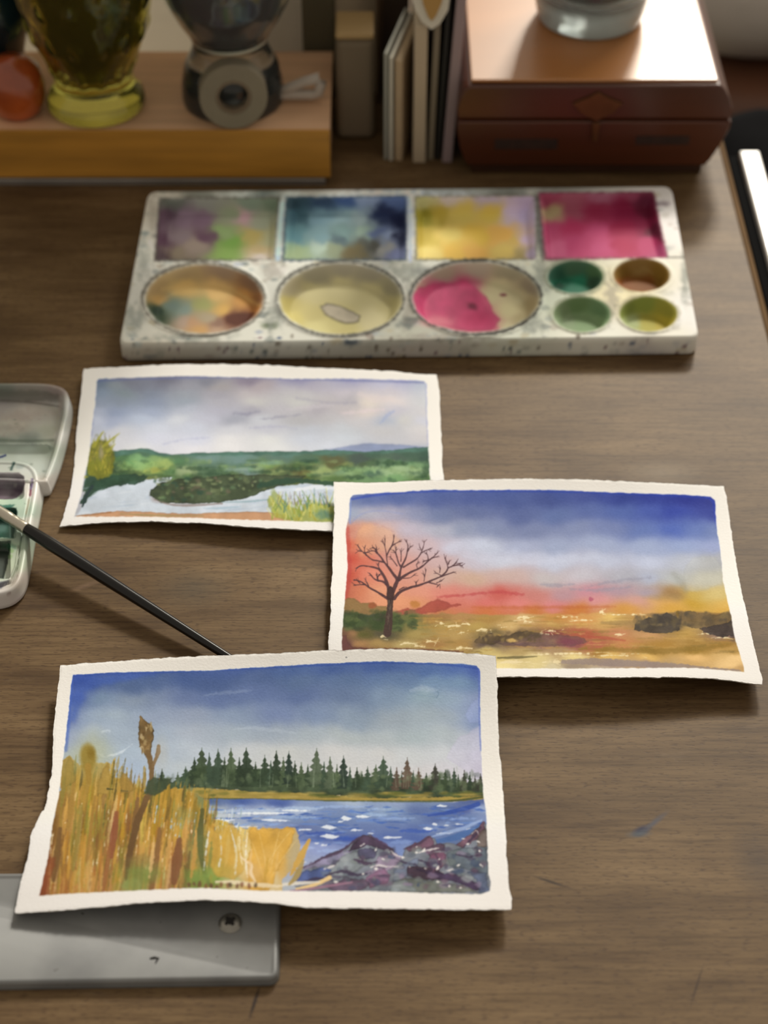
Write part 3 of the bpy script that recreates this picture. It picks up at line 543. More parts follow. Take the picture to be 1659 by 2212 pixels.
# ======== middle sheet: bare tree at sunset
def paint_sunset():
    c = Canvas(695, 1020, 1659, 1490, seed=5)
    inner = [(757,1075),(762,1069),(813,1065),(874,1062),(936,1057),(997,1059),(1089,1058),(1200,1058),(1242,1060),(1334,1064),(1426,1067),(1487,1069),(1535,1072),(1545,1080),(1546,1111),(1549,1148),(1557,1194),(1562,1255),(1572,1301),(1580,1332),(1585,1372),(1595,1402),(1606,1440),(1607,1451),(1580,1449),(1518,1444),(1457,1442),(1395,1443),(1273,1444),(1150,1444),(900,1442),(738,1440),(739,1403),(739,1373),(742,1333),(745,1296),(747,1265),(751,1219),(748,1170),(747,1145),(753,1117),(755,1087)]
    M = sst(1.2, -1.2, poly_sd(inner, c.X, c.Y) + 1.3*fbm(c.X, c.Y, 9, c.seed+91, 3)); paper = c.a.copy()
    w = wrow((1070, '765:54659a 835:4a5a90 950:46568a 1080:42528a 1200:3c4c88 1300:34438a 1400:26368a 1500:202c84 1540:2c3680'),
      (1078, '756:646e88 800:505f8c 870:4b5a8c 950:485587 1030:445287 1100:445284 1180:3e4b80 1260:3e4b87 1340:2c3a80 1400:283482 1480:232d7d 1532:2d347a'),
      (1108, '756:8c96a5 800:a5a0a5 850:9e98a5 900:7d829b 950:647091 1030:58648c 1120:525f8c 1200:586996 1280:526296 1340:4b5f9b 1400:3e519b 1460:304196 1540:343f8a'),
      (1143, '752:b97864 780:c89678 830:bea096 880:b4aab2 950:a5a5af 1000:828aa0 1060:76809e 1150:707a9b 1250:7882a2 1330:6c78a0 1400:5a6ea5 1460:485faa 1510:5c70a8 1545:6e7da5'),
      (1178, '752:be5a3c 780:cd8c73 850:c3a096 920:bca5a5 980:b9b4be 1050:afb4c0 1120:9ba2b9 1200:919bb4 1300:96a0b9 1400:96a2be 1480:8c9bbe 1550:919bbe'),
      (1213, '752:b94637 780:c8735a 850:c89182 950:bea09b 1020:b9b2b9 1080:bcbec8 1200:b6bac8 1300:b4b9c8 1400:b6bccd 1480:b2b6be 1550:a5a5a5'),
      (1248, '752:b9503c 800:d7876e 870:cd917d 950:bea091 1020:c0a28a 1100:bea59b 1180:b9b2af 1260:bab6ba 1340:a5a5ac 1400:a5acbe 1460:afb2ac 1540:beb9a0'),
      (1283, '752:b06048 775:cd7d5a 820:dc9b78 900:d49178 960:d08273 1010:c87d73 1080:b9554b 1150:bc786e 1220:af8c91 1280:bc828c 1340:a58c96 1400:a096a5 1450:967346 1500:c3a550 1550:cdb978'),
      (1302, '850:e19b73 900:d4926a 960:c86e62 1050:cd6e69 1120:d27d78 1200:cd7d7d 1300:cd8c8c 1380:c8968c 1430:d7a55a 1500:be9632 1570:d7af5a'),
      (1318, '950:b87448 1050:c0703c 1150:bc7434 1250:be7430 1350:c8903c 1450:cc9c40 1570:d2a44a'))
    c.wash(w, ax=2.4, warp=18, ws=80, p=1.8, eps=120)
    c.poly([(960,1185),(1000,1165),(1060,1172),(1120,1190),(1200,1196),(1300,1204),(1200,1222),(1100,1218),(1030,1212),(975,1200)], 'c0c4d0', .4, 8, 8, 26, edge=.03)
    c.stroke([(1520,1070),(1543,1082),(1546,1120),(1548,1140)], (3, 7, 6, 3), '2a3a96', .55, soft=2); c.stroke([(760,1078),(813,1067),(936,1060),(1089,1060),(1242,1062),(1426,1069),(1530,1074)], 5, '293d92', .6, soft=2)
    c.stroke([(758,1080),(756,1130)], 3, '7484b4', .6)
    # cloud edge around the orange glow
    c.stroke([(757,1132),(775,1112),(800,1104),(830,1103),(870,1110)], (3, 4, 3), '8088aa', .4, soft=2)
    c.poly([(765,1165),(770,1145),(785,1132),(800,1130),(815,1134),(845,1144),(865,1165),(850,1190),(780,1200)], 'cf9a70', .45, 7, 6, 22, edge=.05)
    c.stroke([(762,1180),(768,1150),(785,1133),(800,1129),(830,1137),(850,1148)], (1, 3, 1), 'b08078', .28, soft=2, rough=3)
    c.stroke([(752,1140),(750,1180),(753,1230),(750,1270),(746,1300)], (7, 12, 13, 13, 8), 'b0443e', .6, soft=3, rough=3)
    c.poly([(1475,1250),(1485,1220),(1500,1203),(1520,1198),(1545,1205),(1562,1230),(1562,1262),(1520,1275),(1480,1275)], 'b6b6ac', .4, 4, 6, 20, edge=.08)
    c.stroke([(1455,1240),(1470,1255),(1482,1275)], (10, 16, 12), '8c8a80', .3, soft=6); c.spot(1440, 1290, 30, 8, '8a744c', .4, .9, .4)
    for p in [[(1270,1268),(1310,1258),(1340,1256),(1345,1252),(1385,1250),(1405,1247)],[(1230,1272),(1290,1276),(1360,1268)],[(1165,1262),(1200,1265),(1240,1262)]]: c.stroke(p, (2, 8, 3), '8a8894', .45, soft=3, rough=3)
    c.stroke([(945,1290),(1000,1286),(1040,1281),(1085,1278),(1110,1283),(1130,1284)], (3, 5, 4, 9, 4), 'ae4444', .6, soft=2.5, rough=2.5); c.spot(1277, 1294, 5, 4, 'a04a60', .7, .5, .5)
    c.stroke([(1020,1312),(1100,1312),(1250,1312),(1330,1310)], (3, 6, 7, 3), 'b05c30', .45, soft=3, rough=2)
    # far bushes
    c.poly([(735,1306),(750,1292),(766,1292),(780,1303),(796,1303),(808,1302),(815,1310),(835,1308),(842,1330),(735,1345)], '7e6c40', .8, 2, 3, 10)
    c.spot(804, 1308, 9, 6, '9a5436', .8); c.spot(896, 1305, 12, 8, 'b4783c', .85, .4, .4)
    c.poly([(850,1322),(880,1316),(905,1314),(918,1308),(930,1298),(945,1293),(958,1298),(975,1305),(995,1306),(960,1318),(900,1330),(850,1332)], '9c443a', .75, 2, 4, 10)
    # ground
    g = wrow((1338, '760:415032 800:46503a 830:464132 880:64693c 950:966e41 1000:aa8250 1060:a58246 1130:c8a56e 1200:be8746 1260:cd9655 1320:dcb969 1380:b48c50 1430:5a5041 1500:9b7841 1560:826437'),
      (1352, '760:3e4c30 850:505430 900:8c8048 960:b09658 1030:b09450 1100:c8a86c 1200:b89454 1300:c49c5c 1400:786244 1450:5c5040 1500:b89c60 1570:5c5040'),
      (1370, '745:6c4c3c 762:a57d55 785:5a5a2d 830:55503c 900:a59155 980:b4965a 1060:6e5f3c 1140:6e5a3c 1200:7d413c 1260:a5553c 1330:be825a 1400:c39664 1480:b99650 1560:967864 1590:50413c'),
      (1393, '745:5a373c 775:b08858 820:a88c54 870:beaa6e 940:a07846 1000:aa874b 1050:554641 1120:644b4b 1180:876458 1230:8c5050 1280:af5f4b 1350:be8250 1430:aa823c 1500:a07d3c 1560:a57d37'),
      (1406, '760:6a4438 850:7c5c3c 950:bca664 1050:c8b470 1120:b49c64 1200:a88c64 1300:9a7430 1400:8c6c28 1500:94742c 1590:b89450'),
      (1420, '1080:d4c07c 1160:dccb8c 1240:e6d28c 1320:dcb868 1400:e0b868 1500:eac07c 1590:f0cc8c'), (1435, '1080:ecdc9c 1160:dccc90 1240:988874 1320:9c8474 1400:a48c74 1480:c8a468 1580:f0cc8c'),
      (1443, '1080:f0e0a0 1200:d4c8a0 1300:c0b49c 1450:a8946c 1600:c09c64'))
    gm = sst(3, -3, poly_sd([(730,1322),(850,1328),(960,1325),(1100,1328),(1300,1326),(1450,1322),(1620,1322),(1620,1470),(700,1470)], c.X, c.Y)+6*fbm(c.X, c.Y, 26, 8))
    c.wash(g, ax=2.6, warp=9, ws=34, p=1.7, eps=25, mask=gm)
    for _ in range(70):
        x = rnd.uniform(745, 900); y = rnd.uniform(1318, 1362); c.spot(x, y, rnd.uniform(4, 13), rnd.uniform(3, 8), rnd.choice(['3a4a2a','50603a','44522e','5e6a3e','38422a']), .55, .5, .7)
    for _ in range(210):
        x = rnd.uniform(900, 1580); y = rnd.uniform(1332, 1410); l = rnd.uniform(10, 60)
        c.stroke([(x-l/2, y), (x, y+rnd.uniform(-2, 2)), (x+l/2, y+rnd.uniform(-1, 1))], (1, rnd.uniform(2, 5), 1), rnd.choice(['b08a44','c49c54','9c7c3c','caa662','86703a','b4904e']), .45, soft=1.5, rough=1.5)
    for x, y, l, h in [(985,1352,34,9),(1005,1348,20,8),(1000,1366,14,5),(1045,1360,30,9),(1130,1334,26,9),(1140,1343,18,7),(1095,1354,24,5),(955,1347,18,6),(1230,1333,34,3),(1300,1322,8,8),(1190,1363,26,8),(1175,1370,20,4),(880,1390,30,10),(905,1396,26,8),(930,1386,20,10),(830,1375,16,12),(1260,1340,40,4),(1350,1328,60,3),(1560,1378,30,4),(1530,1368,26,4),(1335,1371,20,4),(1240,1412,80,7),(1180,1414,60,5),(1320,1416,80,5),(1110,1430,60,10),(1200,1430,70,8),(1000,1400,40,6)]:
        c.stroke([(x-l/2, y+h*.2), (x-l*.2, y-h*.1), (x+l*.2, y), (x+l/2, y+h*.1)], (1, h*.5, h*.4, 1), 'ecdcac', .8, rough=2.4)
        for _k in range(3): c.stroke([(x+rnd.uniform(-l, l), y+rnd.uniform(-h, h)), (x+rnd.uniform(-l, l), y+rnd.uniform(-h, h))], (1, 2, 1), 'ecdcac', .5, rough=1.5)
    def blotch(p, col, a=.9, r=3): c.poly(p, col, a, 1.2, r, 7, edge=.15, mott=.3)
    blotch([(1022,1388),(1035,1376),(1050,1370),(1064,1366),(1080,1374),(1100,1372),(1118,1366),(1135,1362),(1155,1368),(1140,1384),(1110,1390),(1080,1386),(1060,1394)], '5a4a34')
    blotch([(1060,1385),(1120,1380),(1160,1368),(1220,1372),(1260,1376),(1270,1386),(1240,1395),(1150,1396),(1090,1396)], '66504a', .6)
    c.spot(1228, 1386, 24, 10, '7a3c4c', .75, .6, .5); c.stroke([(1255,1375),(1310,1378),(1350,1384)], (4, 8, 3), 'a8503c', .6, soft=2)
    c.spot(1106, 1383, 12, 5, 'c8a660', .9, .4, .5)
    blotch([(1375,1344),(1395,1336),(1402,1332),(1412,1334),(1420,1328),(1430,1330),(1440,1322),(1450,1328),(1460,1332),(1472,1344),(1468,1362),(1440,1368),(1400,1366),(1370,1360)], '4c443a', .92)
    c.spot(1418, 1349, 16, 3, '8c7a50', .6, .6, .6); blotch([(1468,1326),(1490,1319),(1510,1326),(1540,1328),(1565,1324),(1572,1345),(1540,1358),(1500,1356),(1470,1350)], '6e5c40', .75, 4)
    c.spot(1464, 1325, 4, 6, '7a6028', .9); blotch([(1512,1358),(1540,1352),(1572,1345),(1584,1330),(1588,1372),(1560,1376),(1520,1366)], '463c38', .9)
    for _ in range(60):
        x = rnd.uniform(1372, 1470); y = 1336+rnd.uniform(-9, 14)-abs(x-1430)*-.12; c.spot(x, y, rnd.uniform(3, 7), rnd.uniform(3, 6), rnd.choice(['4c443a','5c5038','3e3834','6a5c40']), .5, .7, .6)
    for _ in range(40):
        x = rnd.uniform(1470, 1580); y = 1330+rnd.uniform(-8, 22); c.spot(x, y, rnd.uniform(3, 8), rnd.uniform(3, 6), rnd.choice(['6e5c40','5a4c38','7c6a44','4c4438']), .5, .7, .6)
    for _ in range(40):
        x = rnd.uniform(1030, 1165); y = 1374+rnd.uniform(-8, 10); c.spot(x, y, rnd.uniform(2, 6), rnd.uniform(2, 5), rnd.choice(['5a4a34','4c4030','6c5a3c','9c8450']), .5, .7, .6)
    c.stroke([(1300,1345),(1340,1346),(1380,1344)], (5, 12, 6), '8c744a', .5, soft=3)
    c.stroke([(1250,1402),(1330,1403),(1420,1408),(1500,1402),(1580,1392)], (4, 9, 12, 12, 4), '8a6e2e', .6, soft=3, rough=3)
    c.stroke([(1215,1430),(1260,1428),(1330,1432),(1420,1436),(1500,1441),(1600,1449)], (8, 16, 14, 12, 5, 4), '94847a', .85, soft=1.5, rough=2)
    c.stroke([(1075,1421),(1120,1420),(1160,1418)], (4, 6, 2), '6c6440', .8)
    c.stroke([(745,1400),(800,1405),(900,1404),(1000,1408)], (6, 9, 7, 3), '6a4638', .8, soft=1.5, rough=2); c.poly([(738,1372),(750,1372),(752,1390),(765,1398),(800,1402),(780,1445),(736,1445)], '6c4440', .8, 2, 3, 10)
    # tree
    q = lambda *p: cp(690, 1010, 3.2529, p)
    tc = '4c3436'
    c.stroke(q((497,850),(499,900),(497,960),(494,1020),(488,1080),(483,1130),(478,1165)), (12, 13, 13, 13, 15, 17, 18), '4a3832', .97, rough=1.2)
    for _ in range(20): c.stroke([(842+rnd.uniform(-5, 5), rnd.uniform(1275, 1350)), (840+rnd.uniform(-5, 5), rnd.uniform(1290, 1362))], (1, 2, 1), rnd.choice(['2f2426','6e5c4e','7a6c58']), .6)
    B = [(q((493,870),(478,820),(462,780),(440,740),(420,712),(380,700),(330,692),(290,688),(262,705)), (9, 7, 5, 3, 2)), (q((475,830),(450,800),(410,795),(380,780),(355,745)), (5, 4, 2)), (q((412,795),(406,770),(402,740)), (4, 2)), (q((408,775),(420,750)), (2.5, 1.5)), (q((425,715),(412,690),(418,665)), (3, 1.5)),
      (q((478,920),(440,895),(400,870),(350,845),(322,822),(290,800),(245,788)), (7, 5, 4, 3, 2)), (q((322,822),(285,822),(245,828)), (3, 1.5)), (q((350,845),(335,810),(325,790)), (3, 1.5)), (q((285,815),(265,790)), (2.5, 1.5)),
      (q((515,870),(540,815),(552,788),(520,750),(485,700),(455,665),(430,625),(405,600),(385,580),(350,590)), (10, 8, 6, 4.5, 3.5, 2)), (q((405,600),(395,575),(375,560)), (5, 2)), (q((398,590),(402,562)), (5, 2)), (q((455,665),(410,655),(370,650),(330,615),(290,580),(268,545)), (4, 3, 2)), (q((330,615),(315,590),(318,560)), (3, 1.5)), (q((300,590),(270,585)), (3, 1.5)), (q((312,600),(345,595)), (3, 1.5)),
      (q((480,695),(474,650),(470,600),(458,550),(462,500)), (3, 2, 1.3)), (q((472,620),(490,580),(510,550),(520,520),(525,480)), (3.5, 3, 2)), (q((508,552),(540,530),(572,518)), (3, 1.5)), (q((458,550),(448,520)), (2, 1)),
      (q((556,785),(566,740),(575,700),(590,670),(608,635),(618,590),(625,545),(610,520)), (7, 5, 4, 3.5, 3, 1.5)), (q((620,585),(640,555)), (4, 1.5)), (q((575,700),(555,670),(545,630),(535,595),(540,560)), (4, 3, 1.5)), (q((545,690),(520,655),(495,625)), (3, 1.5)), (q((540,610),(520,580)), (2.5, 1.2)), (q((572,660),(575,620),(572,590)), (2.5, 1.3)),
      (q((558,790),(590,765),(640,735),(690,715),(730,690),(765,655),(800,630),(828,600)), (7, 5, 4, 3, 2)), (q((765,655),(762,620),(750,600)), (2.5, 1.3)), (q((790,635),(825,628)), (3, 1.5)), (q((765,650),(730,660)), (2.5, 1.3)), (q((690,715),(680,680),(700,660)), (2, 1.2)), (q((590,700),(640,670),(690,640),(715,600),(730,560),(738,520)), (4, 3.5, 2.5, 1.3)), (q((715,600),(750,580),(785,572)), (3, 1.3)), (q((720,585),(705,560)), (2, 1)),
      (q((527,920),(550,885),(585,862),(640,842),(700,828),(760,805),(820,780),(870,760),(945,735)), (8, 6, 5, 4, 3.5, 2)), (q((760,805),(800,815),(840,825),(830,835)), (3, 1.5)), (q((825,810),(860,795)), (2.5, 1.3)), (q((860,762),(890,735),(905,705),(895,670),(882,635)), (4, 3, 2)), (q((905,705),(940,690),(965,660)), (3.5, 1.5)), (q((940,690),(975,685),(1003,690)), (3, 1.5)), (q((965,682),(998,670)), (2, 1.2)), (q((905,680),(915,655)), (3, 1.3)), (q((860,762),(830,745),(810,735)), (2.5, 1.3)), (q((845,740),(850,705)), (2, 1)), (q((735,800),(740,760),(750,715)), (2, 1.2)), (q((740,770),(730,740)), (1.6, 1)), (q((590,780),(640,775),(665,755)), (2, 1.2)), (q((560,860),(590,840)), (2.4, 1.2)), (q((680,830),(678,800)), (2, 1))]
    for p, w_ in B:
        c.stroke(p, tuple(max(1.4, k*.95) for k in w_), tc, .92, soft=.7, rough=.5)
        e = np.array(p[-1]); dr = e-np.array(p[-2]); dr = dr/(np.linalg.norm(dr)+1e-6)
        for k in range(3):
            a = rnd.uniform(-.9, .9); v = np.array([dr[0]*math.cos(a)-dr[1]*math.sin(a), dr[0]*math.sin(a)+dr[1]*math.cos(a)])
            s_ = e - dr*rnd.uniform(0, 8); c.stroke([tuple(s_), tuple(s_+v*rnd.uniform(4, 10))], (1.6, .9), tc, .75, soft=.6, rough=.3)
    c.poly(q((478,850),(498,835),(520,850),(528,890),(520,930),(476,930),(470,890)), '48322f', .9, 1, 1, 5)
    c.grain(3.5)
    c.a = paper*(1-M[..., None]) + c.a*M[..., None]
    return c, inner

# ======== back sheet: river valley under clouds
def paint_valley():
    c = Canvas(115, 770, 985, 1170, seed=8)
    inner = [(209,824),(214,818),(301,815),(405,812),(535,815),(638,818),(794,818),(915,822),(922,828),(923,900),(926,977),(929,1037),(934,1090),(938,1132),(900,1132),(721,1128),(638,1126),(535,1123),(431,1119),(301,1116),(161,1116),(166,1098),(174,1076),(182,1029),(192,988),(198,925),(205,874)]
    M = sst(1.2, -1.2, poly_sd(inner, c.X, c.Y) + 1.5*fbm(c.X, c.Y, 9, c.seed+91, 3)); paper = c.a.copy()
    w = wrow((822, '215:60708a 280:74747c 360:64626c 450:74747c 540:7c727e 640:84809a 760:8482a4 860:9a98b4 915:9ca0b0'),
      (834, '212:6e7d8c 250:878e8e 300:747680 350:70707a 400:8c8a8e 480:98918c 560:a69a98 660:a59ea5 750:a5a0aa 840:afacb9 915:afb4b9'),
      (852, '215:8090a0 270:7c8888 330:78808c 400:8c9094 470:989498 540:b0a8a4 640:b4b0ac 740:b8b0b0 840:bcb4b4 915:bcbcbc'),
      (868, '212:8c96a5 260:828c96 330:808a9b 400:8c949b 480:a5a2a5 550:bcb9af 640:bebcb2 700:b2aca8 755:a5a0a0 800:d2c6b4 850:d4c8be 915:c3c3be'),
      (888, '208:aab2c0 250:8c98b0 320:98a2b4 400:a8acb4 470:aaa8b0 540:9c989e 600:b4b0b0 680:a49ea0 740:b4aca8 790:ccc0b4 850:b8b4b8 915:c4c0bc'),
      (907, '208:c3c8d2 240:a0aabe 300:afb9c6 380:c6c8c8 450:b4b4bc 500:9698a0 560:bec0c0 640:aaa8a5 700:b2afac 780:bcb9b6 830:a0a8b4 870:c3c0b6 920:c3c3c8'),
      (928, '260:c8c8c8 330:c0c4ca 420:bcc0c8 500:c4c4c4 580:b8b8bc 660:b4b8bc 740:b8bcbc 820:bcbab6 915:cac6c0'),
      (950, '260:cdcdcd 330:c6c8d0 420:c8cad2 500:d6d4ce 580:d2d2ca 660:bec3c8 740:c0c6c8 820:bcbcbc 915:c4c0bc'),
      (968, '300:d4d4d0 420:d8d6d4 500:dad8d2 600:d4d4ce 700:c8ccd0 800:b0b4bc 915:acb0b8'))
    c.wash(w, ax=2.2, warp=14, ws=60, p=1.7, eps=90)
    for p, w_, col, a in [([(505,893),(530,895),(560,890)],(3,8,3),'7c7a8a',.5),([(560,905),(600,902),(650,896)],(2,6,2),'8a8894',.5),([(620,885),(680,878),(720,875)],(3,10,4),'c0b8b8',.4),([(735,893),(780,888),(830,884)],(3,7,3),'d2c2be',.55),([(820,915),(835,900),(850,888)],(3,9,3),'8f9cb8',.5),([(775,850),(800,860),(850,862)],(8,18,8),'d0c0b8',.35),([(540,925),(600,920),(640,926)],(2,5,2),'9a9aac',.4),([(350,960),(400,948),(450,945)],(2,4,2),'a4a8bc',.4),([(640,860),(720,872),(770,870)],(3,6,2),'8e8a96',.35)]:
        c.stroke(p, w_, col, a, soft=3, rough=3)
    c.stroke([(212,822),(300,818),(500,814),(700,820),(915,826)], 5, '646a90', .55, soft=2); c.stroke([(208,830),(202,890),(197,940)], 4, '7f86ac', .55, soft=2); c.stroke([(921,830),(922,900),(925,960)], 3, '8c90b4', .6)
    # hills
    c.poly([(700,972),(760,962),(800,957),(860,960),(925,966),(930,985),(700,985)], '7c88a4', .8, 2.5, 2, 14, edge=.05)
    c.poly([(190,1000),(240,975),(270,972),(300,968),(320,970),(345,978),(370,982),(420,978),(480,977),(560,975),(640,975),(720,972),(800,976),(870,970),(930,965),(936,1040),(936,1060),(180,1060)], '4e7060', 1, 1.2, 2, 14, edge=.12, mott=.15)
    h = wrow((978, '260:3a5c42 310:4a6c50 350:4c7050 420:5c7c6c 520:64887c 620:587c6c 720:4c6c58 800:44604c 880:44604c 920:3c5a48'),
      (992, '250:50734b 300:7da56e 340:82a064 380:506e50 450:6e8c82 520:6c8a80 600:5a7666 660:506e55 720:5a5a3c 780:46554b 860:4b5f50 920:3c5546'),
      (1004, '245:486040 285:6c9860 330:86aa64 355:90a45c 390:50704c 450:56745c 520:5c7c64 590:68804c 650:50643c 720:5c5c38 790:4c5c40 850:64845c 915:4c6c4c'),
      (1017, '200:5a6e3c 240:3c4b32 290:8c9650 330:829b50 360:5a784b 400:96a578 450:556e50 540:6e877d 600:6e784b 650:5a5532 700:829664 745:78966c 800:506e55 850:96b482 905:829b6e'),
      (1036, '210:304c3c 270:3c5838 320:6a7440 360:4a603c 420:465c3c 500:54683c 580:5c6438 650:586234 720:587040 780:709060 850:78a068 915:688450'))
    hm = sst(3, -3, poly_sd([(190,1004),(300,975),(345,984),(420,985),(640,982),(870,978),(930,974),(936,1060),(180,1060)], c.X, c.Y)+4*fbm(c.X, c.Y, 18, 3))
    c.wash(h, ax=2, warp=10, ws=20, p=2.0, eps=14, mask=hm*.97)
    for _ in range(200):
        x = rnd.uniform(230, 930); y = rnd.uniform(994, 1042); c.spot(x, y, rnd.uniform(3, 16), rnd.uniform(2, 6), rnd.choice(['36502c','4c6a36','7f9c5a','28422e','8a9a54','5a8a58','2e4a38','94b072']), rnd.uniform(.2, .45), .6, .7)
    # river
    c.poly([(170,1105),(185,1080),(215,1055),(260,1045),(300,1038),(345,1032),(375,1030),(360,1045),(330,1058),(322,1070),(330,1085),(360,1090),(440,1088),(500,1080),(560,1060),(600,1050),(660,1045),(720,1050),(760,1050),(940,1050),(940,1135),(160,1120)], 'c8d2d8', 1, 1.2, 2.5, 12, edge=.08, mott=.08)
    for _ in range(70):
        x = rnd.uniform(180, 720); y = rnd.uniform(1050, 1112); l = rnd.uniform(20, 80); c.stroke([(x-l/2, y+3), (x, y), (x+l/2, y-2)], (1, rnd.uniform(3, 8), 1), rnd.choice(['b0bfcc','dce2e4','a4b6c4','ccd6de','d8dce4']), .4, soft=2)
    c.stroke([(640,1058),(690,1050),(722,1056)], (4, 10, 6), 'e2e6e6', .8, rough=2)
    c.poly([(322,1072),(325,1058),(345,1044),(380,1036),(430,1032),(500,1024),(560,1026),(620,1026),(660,1028),(640,1042),(600,1050),(560,1066),(520,1080),(470,1086),(400,1088),(350,1086)], '46523a', 1, 1, 3, 10, edge=.25, mott=.3)
    for _ in range(150):
        x = rnd.uniform(330, 600); y = rnd.uniform(1030, 1084)
        if y > 1090-(x-400)*.2: continue
        c.spot(x, y, rnd.uniform(2, 8), rnd.uniform(2, 5), rnd.choice(['344030','64704c','6e6250','3c4c34','8a9668','5a6c44','2c4a3c','5c7854']), .6, .5, .7)
    c.stroke([(330,1078),(370,1092),(420,1092),(480,1088)], (2, 5, 3), '8c7c74', .7)
    c.stroke([(480,1085),(530,1084),(590,1078)], (2, 5, 3), '7c9ca0', .5); c.stroke([(440,1098),(480,1098),(520,1094)], (2, 6, 3), 'a0bcc8', .5)
    c.stroke([(560,1050),(600,1040),(660,1038),(720,1046),(760,1046)], (10, 14, 10, 8, 5), '2e4a38', .85, soft=1.5, rough=3)
    for x, y, rx, ry, col in [(860,1016,50,9,'a4bc8c'),(905,1006,22,6,'8cac78'),(780,1014,34,6,'88a870'),(300,1008,30,10,'94b874'),(335,1016,20,6,'a8a850'),(355,1000,14,8,'a0b468'),(700,1016,26,5,'9aa868'),(520,1014,24,4,'8ca490'),(590,1000,20,4,'7c9c84')]:
        c.spot(x, y, rx, ry, col, .65, .6, .9, rs=9)
    for x, y, rx, ry in [(420,1012,30,4),(640,1012,40,5),(770,1030,26,5),(840,1000,30,5),(920,1018,10,12),(280,1022,34,6),(470,1024,30,4),(570,1020,20,4)]: c.spot(x, y, rx, ry, '2c4630', .6, .6, .9, rs=8)
    # dark left shore, yellow bush
    c.poly([(172,1088),(185,1060),(200,1040),(240,1028),(280,1022),(320,1030),(310,1042),(250,1050),(215,1060),(190,1075),(180,1090)], '2f4a38', .92, 1.2, 4, 10, mott=.3)
    c.stroke([(178,1095),(186,1070),(200,1050)], (3, 6, 6), '2c3c3c', .95); c.stroke([(190,1078),(206,1064),(225,1056)], (1, 4, 1), 'a8b8b8', .7)
    c.poly([(190,1020),(186,1000),(192,975),(200,955),(215,945),(240,960),(248,985),(245,1010),(235,1030),(210,1035)], '7c7c2a', .92, 3, 6, 12, mott=.3)
    for _ in range(70):
        x = rnd.uniform(192, 244); y = rnd.uniform(955, 1025); a = rnd.uniform(-.5, .5); l = rnd.uniform(10, 26)
        c.stroke([(x, y), (x+a*l, y-l)], (1, 5, 1), rnd.choice(['a0982c','8a8828','c0b048','6a7028','b0a040','6e6440']), .65, soft=1.4, rough=1.2)
    for p in [[(206,960),(214,945),(224,932)],[(222,965),(240,950),(258,936)],[(202,965),(203,948)],[(232,975),(248,960)]]: c.stroke(p, (7, 5, 1.5), 'a09c3a', .85, soft=1.5)
    c.spot(218, 978, 5, 14, 'a89c94', .5, .8, .4); c.spot(183, 1030, 7, 3, 'a09c30', .7)
    # ochre foreground, yellow bushes at the right
    c.poly([(165,1114),(220,1108),(260,1104),(320,1106),(400,1110),(470,1108),(540,1105),(600,1108),(640,1118),(650,1130),(160,1122)], 'c4946a', .95, 1.2, 2, 12, edge=.15)
    c.stroke([(260,1110),(340,1114),(440,1114)], (2, 4, 2), '8a8a58', .5); c.stroke([(170,1114),(240,1106)], (2, 3), '9c6a40', .7)
    c.poly([(585,1105),(580,1080),(592,1060),(605,1072),(620,1090),(650,1100),(680,1085),(700,1090),(725,1095),(725,1135),(640,1130),(600,1118)], 'a0a84c', .85, 3, 6, 10, mott=.2)
    for _ in range(110):
        x = rnd.uniform(585, 735); y = rnd.uniform(1085, 1126); a = rnd.uniform(-.7, .6); l = rnd.uniform(8, 32)
        c.stroke([(x, y), (x+a*l, y-l)], (4, 3, 1), rnd.choice(['b8b84a','8a9c44','d0cc70','6c8c58','a8a03c','4a7468','c4c880']), .7, soft=1.2, rough=1)
    for _ in range(14):
        x = rnd.uniform(600, 720); c.stroke([(x, 1090), (x+rnd.uniform(-10, 10), 1062)], (1.6, .8), '8a7c74', .7)
    c.spot(700, 1112, 14, 10, '4a7a78', .6, .6, .6); c.stroke([(590,1062),(598,1085)], (12, 6), '9cac80', .6, soft=3)
    c.grain(2.5)
    c.a = paper*(1-M[..., None]) + c.a*M[..., None]
    return c, inner
def sq(rows): return rows

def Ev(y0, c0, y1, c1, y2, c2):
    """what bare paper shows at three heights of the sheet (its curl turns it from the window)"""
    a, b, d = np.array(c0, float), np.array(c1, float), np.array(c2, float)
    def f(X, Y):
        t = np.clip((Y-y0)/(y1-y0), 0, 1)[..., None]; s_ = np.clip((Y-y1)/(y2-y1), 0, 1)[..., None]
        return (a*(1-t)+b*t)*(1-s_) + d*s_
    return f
# ---------------------------------------------------------------- setting: floor; the desk
carpet = simple('beige_floor', (150, 140, 118), 0.9, noise=0.25, nscale=30)
bm = bmesh.new(); box_bm(bm, -1.6, 1.8, -0.8, 3.2, -0.75, -0.72)
tag(bm_obj('floor', bm, carpet), kind='structure')

